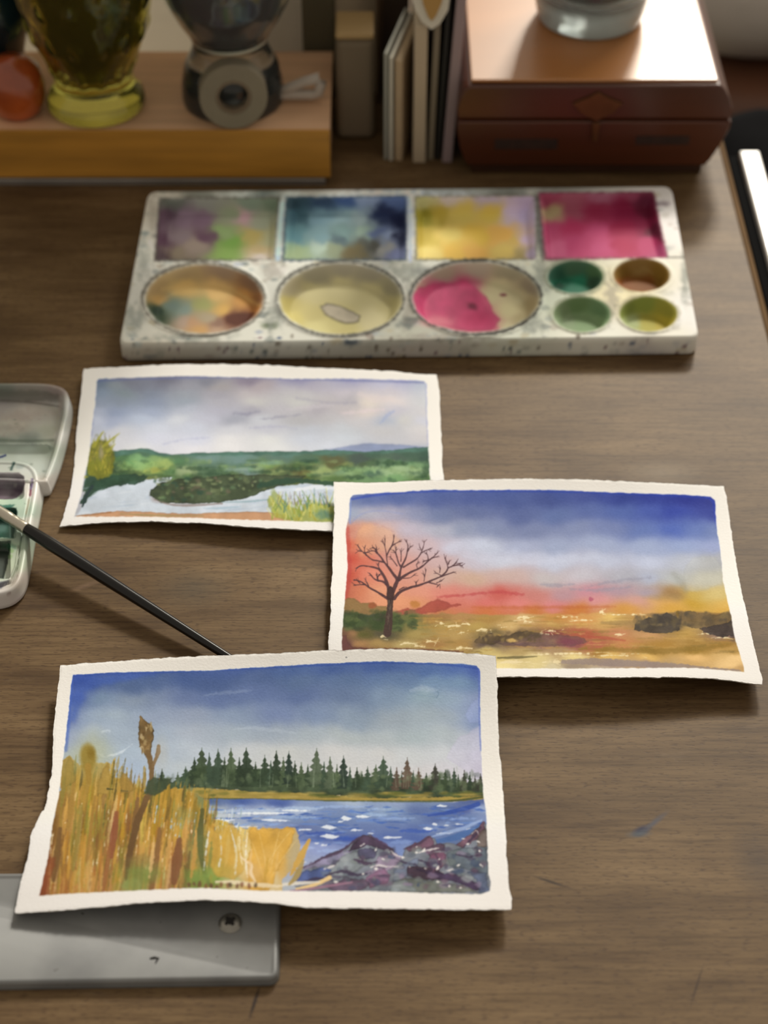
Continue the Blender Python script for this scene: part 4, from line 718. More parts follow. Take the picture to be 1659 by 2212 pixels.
def wood_desk():
    m, nt, b = new_mat('desk_veneer'); L = nt.links
    tc = N(nt, 'ShaderNodeTexCoord'); geo = N(nt, 'ShaderNodeNewGeometry')
    def noise(scale, vec, detail=4, rough=0.55, dist=0.0):
        mp = N(nt, 'ShaderNodeMapping'); mp.inputs['Scale'].default_value = vec; L.new(geo.outputs['Position'], mp.inputs[0])
        n = N(nt, 'ShaderNodeTexNoise'); n.inputs['Scale'].default_value = scale; n.inputs['Detail'].default_value = detail
        n.inputs['Roughness'].default_value = rough; n.inputs['Distortion'].default_value = dist; L.new(mp.outputs[0], n.inputs['Vector']); return n.outputs['Fac']
    def ramp(v, stops):
        r = N(nt, 'ShaderNodeValToRGB'); e = r.color_ramp.elements
        e[0].position, e[0].color = stops[0][0], (*lin(stops[0][1]), 1); e[1].position, e[1].color = stops[-1][0], (*lin(stops[-1][1]), 1)
        for p, c in stops[1:-1]: k = e.new(p); k.color = (*lin(c), 1)
        L.new(v, r.inputs[0]); return r.outputs[0]
    def mixc(f, a, bb, mode='MIX'):
        n = N(nt, 'ShaderNodeMix', data_type='RGBA', blend_type=mode)
        if isinstance(f, float): n.inputs[0].default_value = f
        else: L.new(f, n.inputs[0])
        for s, v in ((n.inputs['A'], a), (n.inputs['B'], bb)):
            if isinstance(v, tuple): s.default_value = (*v, 1)
            else: L.new(v, s)
        return n.outputs['Result']
    base = ramp(noise(9, (1, 3, 1), 4), [(0.3, (102, 82, 57)), (0.5, (119, 98, 70)), (0.72, (136, 114, 84))])
    band = ramp(noise(60, (0.16, 1, 1), 5, 0.65, 0.3), [(0.32, (196, 186, 176)), (0.55, (238, 234, 228)), (0.75, (255, 253, 250))])
    c = mixc(1.0, base, band, 'MULTIPLY')
    # fine lines along the grain
    fine = ramp(noise(620, (0.05, 1, 1), 3, 0.6), [(0.34, (188, 180, 170)), (0.50, (238, 235, 232)), (0.70, (255, 255, 255))])
    c = mixc(0.75, c, fine, 'MULTIPLY')
    # dark open pores: short strokes
    po = ramp(noise(1350, (0.20, 1, 1), 1.5, 0.5, 0.0), [(0.575, (0, 0, 0)), (0.66, (205, 205, 205))])
    po2 = ramp(noise(1900, (0.045, 1, 1), 2, 0.5), [(0.585, (0, 0, 0)), (0.70, (200, 200, 200))])
    c = mixc(po, c, tuple(lin((66, 47, 32)))); c = mixc(po2, c, tuple(lin((72, 52, 36))))
    # pale scuffs, ink blots, scratches and a soft sheen painted as a pale oval
    sc_ = ramp(noise(55, (0.4, 1.2, 1), 5, 0.7), [(0.63, (0, 0, 0)), (0.80, (110, 110, 110))]); c = mixc(sc_, c, tuple(lin((165, 148, 128))))
    def blot(px, py, rx, ry, ang, col, amt):
        p = at(px, py, 0.0); mp = N(nt, 'ShaderNodeMapping', vector_type='TEXTURE'); mp.inputs['Location'].default_value = (p[0], p[1], 0)
        mp.inputs['Rotation'].default_value = (0, 0, ang); mp.inputs['Scale'].default_value = (rx, ry, 1)
        L.new(geo.outputs['Position'], mp.inputs[0])
        g = N(nt, 'ShaderNodeTexGradient', gradient_type='SPHERICAL'); L.new(mp.outputs[0], g.inputs[0])
        mu = N(nt, 'ShaderNodeMath', operation='MULTIPLY', use_clamp=True); L.new(g.outputs['Fac'], mu.inputs[0]); mu.inputs[1].default_value = amt
        return mixc(mu.outputs[0], c, tuple(lin(col)))
    c = blot(1386, 1794, .005, .0026, .5, (38, 38, 62), 1.6); c = blot(1412, 1778, .010, .0017, .75, (70, 72, 84), 1.0); c = blot(1380, 1802, .006, .0022, .1, (72, 80, 88), .9)
    c = blot(550, 2165, .009, .0009, 1.35, (40, 30, 26), 1.4); c = blot(1190, 1905, .010, .0009, -.4, (50, 36, 26), 1.2); c = blot(1505, 2130, .011, .0006, 1.2, (60, 44, 32), 1.2)
    c = blot(420, 1270, .02, .015, 0, (66, 70, 66), .35); c = blot(1430, 1020, .022, .010, 0, (172, 160, 140), .22); c = blot(1640, 1860, .012, .02, 0, (58, 52, 52), .5)  # middle one is the desk's soft sheen put into the colour
    c = blot(185, 1265, .010, .002, .5, (160, 130, 110), .25); c = blot(400, 1500, .008, .0012, 0, (50, 30, 24), .6)
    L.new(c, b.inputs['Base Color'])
    b.inputs['Roughness'].default_value = 0.52; b.inputs['Specular IOR Level'].default_value = 0.20
    bp = N(nt, 'ShaderNodeBump'); bp.inputs['Strength'].default_value = 0.2; bp.inputs['Distance'].default_value = 0.00012
    inv = N(nt, 'ShaderNodeMath', operation='SUBTRACT'); inv.inputs[0].default_value = 1.0; L.new(po, inv.inputs[1])
    L.new(inv.outputs[0], bp.inputs['Height']); L.new(bp.outputs[0], b.inputs['Normal'])
    return m
desk_mat = wood_desk()
XR = 0.1985                                     # right-hand edge of the desk
desk = empty('desk', (-0.25, 0.70, -0.72), 'brown wooden desk with open dark grain under all the painting things', 'desk')
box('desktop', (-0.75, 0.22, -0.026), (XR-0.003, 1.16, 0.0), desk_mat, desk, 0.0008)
pale_wood = simple('worn_edge_wood', (104, 82, 58), 0.9, spec=0.1, noise=0.3, nscale=60, stretch=(3, .3, 1))
o = box('edge_band', (XR-0.0029, 0.22, -0.026), (XR, 1.16, -0.0002), pale_wood, desk, 0.0006); o['label'] = 'pale worn edging strip'
leg_mat = simple('dark_leg_wood', (70, 50, 34), 0.5, noise=0.3, nscale=20, stretch=(4, 4, .4))
for x, y in ((-0.72, 0.25), (0.14, 0.25), (-0.72, 1.10), (0.14, 1.10)):
    box('leg', (x, y, -0.72), (x+0.045, y+0.045, -0.0262), leg_mat, desk, 0.002)

# ---------------------------------------------------------------- pans: dished slabs built from rings
def pan(name, outline_px, ztop, zfun, cv, E, mat, nring, nper, parts=None, label=None, cat=None, group=None, skirt=0.0, edge_r=0.0012, gain=0.8, parent=None, side_col=None):
    """outline_px: traced rim at height ztop; zfun(xy)->depth below the top; parts: [(name, mask(xy), label)]"""
    Lp = at(outline_px[:, 0], outline_px[:, 1], ztop)[:, :2]; Lp = even(np.vstack([Lp, Lp[:1]]), nper+1)[:-1]
    c0 = Lp.mean(0)
    t = np.linspace(0.012, 1, nring)
    P = c0 + (Lp-c0)[None]*t[:, None, None]
    dep = zfun(P.reshape(-1, 2)).reshape(nring, nper)
    Z = ztop - dep
    rows = [np.concatenate([P, Z[..., None]], -1)]
    out = lambda d, z: np.concatenate([inset(Lp, -d), np.full((nper, 1), z)], -1)[None]
    sk = [out(edge_r*.6, ztop-edge_r*.25), out(edge_r, ztop-edge_r*.9)] + [out(edge_r+skirt*k/4, ztop-edge_r-(ztop-edge_r-0.0012)*k/4) for k in (1, 2, 3, 4)] + [out(edge_r+skirt-0.0010, 0.0)]
    V = np.concatenate(rows+sk, 0); nr = V.shape[0]; V = V.reshape(-1, 3)
    F = quads(nr, nper, True)
    x, y = proj(V)
    C = cv.sample(x, y, E(x, y), gain)
    cenv = np.array([[c0[0], c0[1], V[:nper, 2].mean()]]); cb = np.array([[c0[0], c0[1], 0.0]])
    n0 = len(V); V = np.vstack([V, cenv, cb]); C = np.vstack([C, C[:nper].mean(0), C[:nper].mean(0)])
    a = np.arange(nper); b = (a+1) % nper
    tri = np.stack([np.full(nper, n0), b, a, a], -1); last = (nr-1)*nper; bot = np.stack([np.full(nper, n0+1), last+a, last+b, last+b], -1)
    fm = V[F].mean(1)[:, :2]; top_face = np.arange(len(F)) < (nring-1)*nper
    taken = np.zeros(len(F), bool); got = []
    for pn, pm, pl in (parts or []):
        k = pm(fm) & top_face & ~taken; taken |= k; got.append((pn, k, pl))
    o3 = np.array([c0[0], c0[1], 0.0])
    def tidy(F4):   # quads that repeat a vertex become triangles
        return [tuple(dict.fromkeys(f)) for f in F4.tolist()]
    v_, f_, c_ = sub(V, np.vstack([F[~taken], tri, bot]), C, np.ones((~taken).sum()+2*nper, bool))
    root = mesh(name, v_-o3 if parent is None else v_, tidy(f_), mat, parent, True, c_)
    if parent is None: root.location = o3; bpy.context.view_layer.update(); tag(root, label, cat, group)
    for pn, k, pl in got:
        if k.sum() == 0: print('no faces for', pn); continue
        v_, f_, c_ = sub(V, F[k], C, np.ones(k.sum(), bool))
        p = mesh(pn, v_-o3 if parent is None else v_, f_, mat, root if parent is None else parent, True, c_, world_space=parent is not None)
        if pl: p['label'] = pl
    return root

# ======== ceramic palette
ZT = 0.0115
PAL = painted('glazed_ceramic', 0.62, 0.16, 300, 0.00005, 0.0)
oc = [(331,414),(390,411),(900,408),(1380,404),(1440,404),(1450,418),(1460,460),(1480,580),(1497,690),(1503,718),(1492,725),(1300,727),(880,732),(400,738),(272,740),(264,731),(267,715),(290,600),(308,500),(323,428)]
pal_out = round_poly([(325,415),(1446,404),(1504,724),(263,739)], 14, 10)
def plan(p): return at(np.array(p, float)[:, 0], np.array(p, float)[:, 1], ZT)[:, :2]
SQ = [plan(p) for p in ([(358,428),(603,427),(592,561),(338,563)], [(627,426),(879,424),(877,561),(614,562)], [(899,424),(1154,422),(1158,560),(900,561)], [(1168,417),(1410,415),(1440,556),(1180,560)])]
def circ(x, y, rx):
    c = plan([(x, y)])[0]; r = abs(plan([(x+rx, y)])[0][0]-c[0]); return c, r
RD = [circ(440, 646, 128), circ(735, 645, 134), circ(1028, 642, 138)]
SM = [circ(1243, 598, 59), circ(1386, 594, 60), circ(1256, 679, 61), circ(1400, 678, 62)]
def palz(p):
    x, y = p[:, 0], p[:, 1]; d = np.zeros(len(p))
    for q in SQ:
        sd = poly_sd(round_poly(q, 0.002, 4), x, y); f = np.clip((y-q[:, 1].min())/(q[:, 1].max()-q[:, 1].min()), 0, 1)
        d = np.maximum(d, sst(0, 0.0045, -sd)*(0.0022+0.0062*f))
    for c, r in RD:
        k = np.hypot(x-c[0], y-c[1]); t = np.clip(k/r, 0, 1)
        d = np.where(k < r, np.maximum(d, sst(0, 0.0070, r-k)*0.0072+0.0015*(1-t*t)), d)
        d -= 0.0007*np.exp(-((k-r*1.035)/0.0011)**2)
    for c, r in SM:
        k = np.hypot(x-c[0], y-c[1]); d = np.where(k < r, np.maximum(d, sst(0, 0.0055, r-k)*0.0075), d)
        d -= 0.0006*np.exp(-((k-r*1.10)/0.0012)**2)
    return d
def paint_palette():
    c = Canvas(240, 390, 1530, 800, base=(226, 222, 204), seed=13)
    c.wash([(300,600,'cfcbb8'),(280,720,'d8d4be'),(330,440,'b4ae9c'),(600,440,'aab0a4'),(600,720,'dcd9c4'),(590,590,'d2d0be'),(880,600,'bcbaa8'),(890,470,'c2cad0'),(880,720,'b4b29c'),(1100,720,'d8d8c0'),(1160,480,'8a877c'),(1330,640,'f2e4b4'),(1440,480,'f0e8dc'),(1480,680,'f8f2e4'),(1440,730,'f6efd8'),(1300,730,'f0ecd6'),(300,760,'c2b8a0'),(900,760,'c8bfae'),(1400,760,'d8cfc0'),(1200,640,'d8dcc0')], warp=20, ws=50)  # bare glaze coloured darker towards the shaded left side
    for _ in range(800):
        x = rnd.uniform(262, 1500); y = rnd.uniform(404, 775); s = rnd.uniform(2, 8)
        c.spot(x, y, s*1.5, s*.8, rnd.choice(['8a8c7c','6e7470','a29c88','7c6a5c','9aa6a0','59625e','b4a47c','e8e4d4','8a94a4','f0ecdc']), rnd.uniform(.15, .6) if x < 1180 else rnd.uniform(.1, .35), .5, .8)
    for _ in range(60):
        x = rnd.uniform(262, 1500); y = rnd.uniform(725, 775); c.spot(x, y, rnd.uniform(2, 5), rnd.uniform(2, 6), rnd.choice(['3c4a4a','5c5040','40506c','6a4a50']), .7, .5, .5)
    for x, y, r, col in [(580,703,16,'4e5a3c'),(878,698,20,'4c5350'),(760,740,14,'2c3a48'),(885,690,14,'3c4440'),(430,425,40,'5a5c50'),(570,418,36,'465048'),(420,590,16,'6c6450'),(905,585,22,'7c7c74'),(1110,590,24,'6c6c66'),(1165,430,16,'3c3c38'),(1160,520,12,'5a5650'),(600,585,20,'e8e4d6'),(660,436,20,'24343c'),(1100,418,34,'55564e'),(1430,440,16,'7c6c70'),(340,510,12,'5c5c58'),(312,505,10,'5c6c68')]:
        c.spot(x, y, r, r*.45, col, .75, .7, .7)
    for x, y, rx, ry in [(880,585,30,22),(590,580,22,16),(1165,600,16,30),(1150,700,20,20),(590,690,16,26),(885,665,14,40),(310,560,14,40),(290,690,16,30),(330,470,10,40),(1000,412,120,8),(700,412,90,8),(450,414,70,8),(1320,645,14,40),(1480,600,8,40),(610,500,6,50),(886,500,6,50),(1162,490,8,60),(400,730,60,8),(950,730,80,7)]:
        c.spot(x, y, rx, ry, rnd.choice(['7c8074','6c6e64','8c8474','74786c']), .55, .8, .9, rs=10)
    # square wells
    def sqm(p, seed): return sst(3, -3, poly_sd(p, c.X, c.Y)+3*fbm(c.X, c.Y, 14, seed))
    c.wash([(370,440,'5c5f54'),(450,438,'7c7c70'),(540,440,'6e7a68'),(590,440,'64705c'),(350,470,'54404a'),(345,520,'4c3440'),(350,553,'4a3a3c'),(400,475,'7a6670'),(440,480,'705a66'),(390,510,'7a6c6c'),(420,530,'887a6c'),(380,550,'7c705c'),(450,510,'5c4450'),(500,465,'7c8468'),(520,470,'ac8a8c'),(560,480,'8c9078'),(480,500,'7f9460'),(500,520,'6c9044'),(490,548,'7c9850'),(540,510,'a49458'),(560,540,'b09c70'),(585,520,'9c9c78'),(560,558,'c0b4a4')], warp=14, ws=24, ax=1.4, p=2.0, eps=50, mask=sqm([(345,428),(603,427),(592,561),(335,563)], 2))
    c.wash([(640,436,'2a4048'),(700,432,'2c3e54'),(745,430,'38507c'),(790,432,'7c8ca4'),(850,432,'50648c'),(645,465,'3c5c64'),(690,470,'64848c'),(740,470,'7c9898'),(780,470,'8ca09c'),(830,460,'202a48'),(860,480,'161c38'),(640,510,'5a8488'),(690,510,'6a8a8c'),(740,505,'6c8a84'),(790,500,'88a08c'),(820,500,'58688c'),(845,510,'8090a8'),(868,510,'20243c'),(640,545,'8c9c74'),(690,535,'9cac98'),(720,540,'7c8468'),(760,545,'645a3c'),(800,530,'4c4c44'),(830,540,'8c8c84'),(860,550,'6c7494'),(730,520,'485c60')], warp=16, ws=22, ax=1.4, p=2.0, eps=50, mask=sqm([(618,426),(879,424),(877,561),(612,562)], 3))
    c.wash([(910,432,'a4a070'),(970,430,'b0a4a0'),(1050,430,'a094a0'),(1130,432,'a494a4'),(905,470,'7c7424'),(950,462,'a08c38'),(1000,462,'b4a050'),(1060,462,'b8a048'),(1110,460,'b4a4b0'),(1140,470,'a898b0'),(920,510,'a89440'),(970,505,'c4ac5c'),(1030,505,'bc9c40'),(1080,505,'c8984c'),(1110,520,'b89c54'),(1140,520,'b09cac'),(920,550,'c8b468'),(980,545,'c4a048'),(1030,550,'c4984c'),(1090,545,'bca458'),(1125,555,'908050'),(1150,550,'a090a4')], warp=14, ws=24, ax=1.4, p=2.0, eps=50, mask=sqm([(896,424),(1157,422),(1158,560),(899,561)], 4))
    c.wash([(1180,425,'a84c64'),(1230,425,'ac6070'),(1300,425,'b06c80'),(1370,422,'a04c64'),(1400,430,'702840'),(1190,460,'b8a478'),(1230,455,'a45464'),(1290,460,'9c2c4c'),(1350,455,'902044'),(1400,460,'6c1c34'),(1190,500,'b44468'),(1240,490,'b03058'),(1290,500,'c04870'),(1340,490,'a02048'),(1390,485,'98284c'),(1420,500,'5c1c30'),(1200,545,'c45c7c'),(1250,530,'b84068'),(1300,535,'c04c74'),(1350,530,'a8244c'),(1400,530,'b43c64'),(1430,545,'b04c70')], warp=18, ws=26, ax=1.4, p=2.0, eps=50, mask=sqm([(1164,417),(1411,415),(1442,556),(1178,560)], 5))
    for q, col in (([(345,428),(603,427),(592,561),(335,563)],'4c4840'), ([(618,426),(879,424),(877,561),(612,562)],'2c3c48'), ([(896,424),(1157,422),(1158,560),(899,561)],'5c5848'), ([(1164,417),(1411,415),(1442,556),(1178,560)],'6c3440')):
        c.stroke(q+[q[0]], (3,5,3,6,4), col, .6, soft=1.6, rough=2.5, smooth=False)
    # round wells
    def rm(x, y, rx, ry, seed): return sst(.04, -.04, np.hypot((c.X-x)/rx, (c.Y-y)/ry)-1+.02*fbm(c.X, c.Y, 14, seed))
    c.wash([(330,620,'a88c5c'),(400,590,'ac9468'),(480,580,'9c8468'),(550,610,'8c6c50'),(565,650,'9c6c44'),(345,650,'c49c5c'),(400,625,'dcb870'),(470,630,'e8c078'),(530,645,'d8a058'),(560,670,'b8783c'),(340,672,'2c4030'),(335,690,'405038'),(370,660,'7c9080'),(400,670,'8c9c8c'),(440,660,'a8a868'),(480,672,'dcb060'),(450,685,'b0a080'),(500,690,'6c4030'),(530,690,'5c3428'),(470,700,'8c6c58'),(420,700,'c09870'),(400,695,'b8a088'),(430,712,'c89c60'),(470,715,'b89878')], warp=10, ws=30, ax=1.4, p=2.0, eps=50, mask=rm(441, 646, 127, 74, 3))
    c.stroke([(350,625),(420,615),(500,625),(560,660)], (4,10,6), 'e4bc74', .5, soft=5); c.poly([(490,682),(520,676),(552,676),(540,690),(510,702),(488,696)], '5c3426', .8, 2, 3, 10)
    c.wash([(620,620,'b0a480'),(680,590,'a49c80'),(740,580,'a49c84'),(800,590,'a09880'),(850,620,'a49c7c'),(615,655,'c4b46c'),(680,630,'d0c48c'),(740,620,'d8cc94'),(800,630,'d4c890'),(845,660,'c8bc84'),(630,690,'d8c878'),(680,680,'ccbe7c'),(740,700,'d4c884'),(800,690,'dcd09c'),(740,715,'d0c280'),(680,705,'e0d490')], warp=8, ws=30, ax=1.4, p=2.0, eps=50, mask=rm(736, 646, 132, 76, 4))
    c.poly([(692,662),(705,655),(735,662),(760,672),(778,684),(775,696),(750,700),(725,690),(700,678)], 'c4b8a0', .9, 2, 3, 10, edge=.5); c.stroke([(692,660),(705,682),(740,698),(772,698),(778,682)], (2,5,3), '8a8060', .7, soft=1.5)
    c.wash([(900,620,'b08878'),(960,590,'a89880'),(1030,578,'b0a48c'),(1100,590,'a49c7c'),(1150,620,'a09478'),(900,645,'bc5470'),(950,625,'c4607c'),(1000,620,'c05470'),(1020,650,'c04c6c'),(950,660,'cc5478'),(900,670,'c84c68'),(1000,680,'bc4c68'),(950,700,'dc7880'),(1040,690,'c83c60'),(1060,700,'cc5470'),(1080,620,'d8cc9c'),(1060,640,'d4c898'),(1120,640,'d4c898'),(1140,660,'c0b080'),(1100,670,'dcd09c'),(1090,700,'dcd0a0'),(1130,690,'c4b484')], warp=8, ws=30, ax=1.4, p=2.0, eps=50, mask=rm(1029, 642, 136, 75, 5))
    c.poly([(893,640),(905,622),(950,612),(1010,608),(1035,625),(1050,645),(1065,668),(1080,690),(1060,712),(1000,714),(930,700),(900,675)], 'c8486e', .8, 3, 5, 18, mott=.15)
    c.spot(945, 695, 34, 12, 'e48c90', .7, .7, .5); c.spot(1019, 662, 10, 8, '6c2438', .8, .6, .6); c.spot(1087, 637, 7, 4, '7c3c44', .85, .5, .4); c.spot(1030, 690, 40, 14, 'b83058', .4, .8, .5)
    for (x, y, rx, ry, pts) in [(1243,598,60,35,[(1200,590,'2c5c44'),(1240,580,'4c7050'),(1290,590,'54744c'),(1215,615,'1c6c4c'),(1250,610,'2c8c64'),(1285,610,'3c5c40'),(1240,625,'388060')]), (1386,594,61,36,[(1340,590,'7c5c24'),(1380,580,'8c6c38'),(1430,590,'846424'),(1350,612,'844c1c'),(1400,612,'7c4818'),(1430,610,'7c5c20')]), (1257,679,62,38,[(1210,670,'7c8c64'),(1250,660,'6c8454'),(1300,670,'708c60'),(1220,695,'94a47c'),(1260,690,'88a070'),(1290,695,'8ca474')]), (1401,678,63,38,[(1350,670,'7c843c'),(1390,660,'8c9440'),(1440,670,'a0983c'),(1365,695,'a8b078'),(1400,695,'b0a444'),(1430,695,'bca83c')])]:
        c.wash(pts, warp=6, ws=16, ax=1.3, p=2.2, eps=30, mask=rm(x, y, rx, ry, 6))
    c.spot(1208, 618, 14, 6, '12402c', .8, .5, .6); c.stroke([(1370,590),(1395,580),(1410,592)], (4,8,4), 'a08450', .5, soft=3)
    # grime rings where the rims were never wiped
    t = np.linspace(0, 6.3, 60)
    for x, y, rx, ry, col, a in [(440,646,133,79,'5c5648',.7),(735,645,138,81,'4c4a40',.8),(1028,642,142,81,'46443c',.85),(1257,679,66,41,'8c9070',.5),(1243,598,65,38,'7c8468',.6),(1401,678,67,41,'989070',.4)]:
        c.stroke(np.stack([x+rx*np.cos(t), y+ry*np.sin(t)], -1), (4,7,4,8,4,6), col, a*.95, soft=2, rough=2.5)
    c.stroke([(1442,556),(1490,556)], 4, '6c685c', .8); c.stroke([(1160,425),(1165,500),(1172,565)], (7,9,7), '4a4842', .6, soft=3, rough=3)
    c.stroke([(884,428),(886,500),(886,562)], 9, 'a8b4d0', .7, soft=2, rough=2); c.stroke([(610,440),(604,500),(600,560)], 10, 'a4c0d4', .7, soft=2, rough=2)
    return c
def Epal(x, y):  # glaze colour lifted in the back row and left to offset shade
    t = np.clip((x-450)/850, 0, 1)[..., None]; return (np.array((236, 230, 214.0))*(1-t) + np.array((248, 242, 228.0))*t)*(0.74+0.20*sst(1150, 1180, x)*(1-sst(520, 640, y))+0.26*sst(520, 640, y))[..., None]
def in_poly(q): return lambda p: poly_sd(q, p[:, 0], p[:, 1]) < 0
def in_circ(c, r): return lambda p: np.hypot(p[:, 0]-c[0], p[:, 1]-c[1]) < r
sql = ['square well with mauve and green paint', 'square well with teal and navy paint', 'square well with ochre yellow paint', 'square well with crimson paint']
rdl = ['round well with orange and brown paint', 'round well with pale yellow wash', 'round well with pink and cream paint']
sml = ['small round well with emerald paint', 'small round well with brown ochre paint', 'small round well with sage green paint', 'small round well with olive yellow paint']
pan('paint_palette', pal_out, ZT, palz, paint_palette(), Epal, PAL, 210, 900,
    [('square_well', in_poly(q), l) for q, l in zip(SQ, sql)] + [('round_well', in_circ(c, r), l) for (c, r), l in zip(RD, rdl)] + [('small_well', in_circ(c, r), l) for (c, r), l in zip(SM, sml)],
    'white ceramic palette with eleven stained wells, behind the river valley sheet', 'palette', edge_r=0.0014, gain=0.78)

# ======== folding enamel paint box at the left edge
ZL = 0.0085
ENA = painted('chipped_white_enamel', 0.42, 0.4, 300, 0.00004, 0.1)
pb = empty('watercolour_paint_box', (-0.20, 0.64, 0.0), 'open white enamel watercolour box with green and purple paints, at the left edge', 'paint box')
lid = smooth_loop([(-190,832),(-150,829),(0,829),(70,829),(112,832),(136,841),(145,858),(144,885),(138,915),(130,950),(120,985),(110,1012),(100,1034),(90,1040),(0,1036),(-150,1036),(-190,1032),(-205,1010),(-200,850)], 400)
body = smooth_loop([(-170,998),(-100,997),(0,997),(32,998),(56,1003),(71,1014),(78,1032),(77,1055),(71,1090),(63,1130),(56,1170),(49,1210),(41,1245),(28,1266),(5,1278),(-30,1281),(-150,1281),(-190,1276),(-205,1250),(-195,1015)], 460)
lidp = at(lid[:, 0], lid[:, 1], ZL)[:, :2]; bodp = at(body[:, 0], body[:, 1], ZL)[:, :2]
def rrect(x0, x1, y0, y1, r, z=ZL):
    q = np.array([(x0,y0),(x1,y0),(x1,y1),(x0,y1)], float); return round_poly(at(q[:, 0], q[:, 1], z)[:, :2], r, 8)
ridge = at(0, 948, ZL)[1]
def lidz(p):
    sd = -poly_sd(lidp, p[:, 0], p[:, 1]); d = sst(0.0010, 0.0042, sd)*0.0062
    return d - sst(0.003, 0.006, sd)*0.0030*np.exp(-((p[:, 1]-ridge)/0.0014)**2)
PW = [rrect(-120, 54, 1021, 1079, .0045), rrect(-120, 37, 1094, 1162, .0025), rrect(-120, 24, 1166, 1250, .003)]
ch = [at(np.array(q, float)[:, 0], np.array(q, float)[:, 1], ZL)[:, :2] for q in ([(70,1035),(64,1075),(56,1120),(47,1175),(40,1225),(28,1258),(0,1268),(-150,1270),(-150,1262),(-2,1258),(20,1250),(33,1220),(40,1172),(49,1118),(58,1070),(63,1032)],)][0]
def bodz(p):
    x, y = p[:, 0], p[:, 1]; sd = -poly_sd(bodp, x, y); d = sst(0.0004, 0.0016, sd)*0.0006
    for q, dep in zip(PW, (0.0045, 0.0052, 0.0050)): d = np.maximum(d, sst(0, 0.0018, -poly_sd(q, x, y))*dep)
    return np.maximum(d, sst(0, 0.0010, -poly_sd(ch, x, y))*0.0022)
def paint_box_colours():
    c = Canvas(-220, 815, 170, 1330, base=(222, 224, 205), seed=17)
    c.wash([(0,845,'6e7464'),(60,842,'8a8474'),(120,848,'8a7c70'),(0,875,'8c867c'),(60,890,'a49c8c'),(100,900,'9c9888'),(40,920,'a8a08c'),(110,925,'a8a892'),(0,930,'a4a08c'),(60,950,'70786a'),(0,950,'6a7464'),(0,975,'b0bca4'),(60,970,'b8c4ac'),(100,970,'a0aa90'),(50,1000,'c0cab4'),(80,1010,'c8d0bc'),(20,1008,'c0c4b0'),(140,870,'b8b8a8'),(130,940,'d0cebc'),(100,1040,'c8c0ac'),(60,1015,'d4d6c4'),
        (65,1060,'d4d0bc'),(75,1060,'e0dac8'),(60,1130,'d4cfba'),(30,1085,'b0c8a8'),(0,1085,'c0d4b0'),(45,1110,'a4b89c'),(45,1160,'8c9c84'),(30,1180,'9cb08c'),(20,1220,'b4c09c'),(10,1250,'c0ccb0'),(40,1200,'a8b094'),(30,1255,'a89c88'),(50,1250,'b8ac98'),(0,1270,'c4bcac'),(0,1300,'c8c0b0'),(50,1300,'c8beb0')], warp=8, ws=20)
    c.stroke([(0,951),(60,953),(115,951)], 6, '4c5848', .6, soft=2); c.stroke([(0,988),(12,983)], (7, 3), '243060', .95, rough=2); c.stroke([(30,1000),(24,1014)], (6, 5), '22443c', .9); c.spot(42, 1008, 9, 5, '98a498', .6)
    c.poly([(-120,1021),(40,1021),(52,1028),(54,1045),(48,1064),(36,1076),(20,1079),(-120,1079)], '6a5a60', 1, 1.2, 1, 8, mott=.3); c.poly([(-120,1021),(40,1021),(52,1030),(50,1042),(20,1038),(-120,1037)], '8c8880', .9, 1.5, 2, 10); c.spot(12, 1062, 18, 10, '8c8280', .6, .7, .5); c.spot(40, 1052, 9, 14, '4c3c48', .5, .7, .5)
    c.poly([(-120,1093),(36,1096),(38,1105),(30,1162),(-120,1162)], '123c2c', 1, 1.5, 2, 8, mott=.3); c.poly([(-120,1088),(34,1090),(20,1100),(-120,1104)], '1c5c48', .8, 2, 3, 8); c.spot(5, 1140, 13, 10, '5c7c6c', .75, .6, .5); c.stroke([(20,1110),(22,1160)], 3, '5c7060', .6)
    c.poly([(-120,1166),(24,1168),(18,1210),(8,1250),(-120,1252)], '1a2a1c', 1, 1.5, 2, 8, mott=.4); c.poly([(-120,1200),(12,1205),(4,1248),(-120,1250)], '50584c', .8, 2, 2, 8); c.spot(18, 1180, 14, 9, '2c5c3c', .7, .5, .7); c.spot(25, 1190, 5, 5, '7c9c5c', .6); c.spot(22, 1202, 5, 5, '84a464', .6)
    c.stroke([(70,1036),(68,1050),(66,1062)], (5, 6, 5), '6c5c78', .9, rough=1.5); c.stroke([(66,1060),(65,1070)], (7, 5), '8c4c58', .9, rough=1.5); c.stroke([(62,1080),(56,1110)], (5, 4), 'b8a884', .7); c.stroke([(50,1140),(47,1158)], (4, 4), '20402c', .9, rough=2)
    c.stroke([(40,1180),(36,1220),(26,1244)], (5, 8, 6), '7c8468', .8, soft=2); c.poly([(-60,1266),(5,1256),(18,1254),(20,1260),(0,1272),(-60,1280)], '5c5c60', .8, 2, 2, 8); c.spot(20, 1282, 5, 4, '8c7c70', .7)
    c.poly([(-120,842),(0,842),(100,844),(126,852),(130,868),(60,864),(-120,862)], '5c5a4c', .55, 3, 4, 14); c.stroke([(0,866),(60,868),(128,878)], 3, '4a463a', .6, soft=2)
    for x, y, rx, ry, col in [(30,900,40,10,'8c8070'),(90,890,30,12,'948a78'),(20,925,30,8,'7c7868'),(100,935,16,14,'8c9078'),(130,870,6,20,'9a8a78'),(138,900,5,20,'8a9080')]: c.spot(x, y, rx, ry, col, .5, .8, .8, rs=12)
    for _ in range(40): c.spot(rnd.uniform(0, 130), rnd.uniform(835, 1290), rnd.uniform(1, 4), rnd.uniform(1, 3), rnd.choice(['6c7c64','8c7c6c','4c5c4c','b0a890']), .4, .5, .6)
    return c
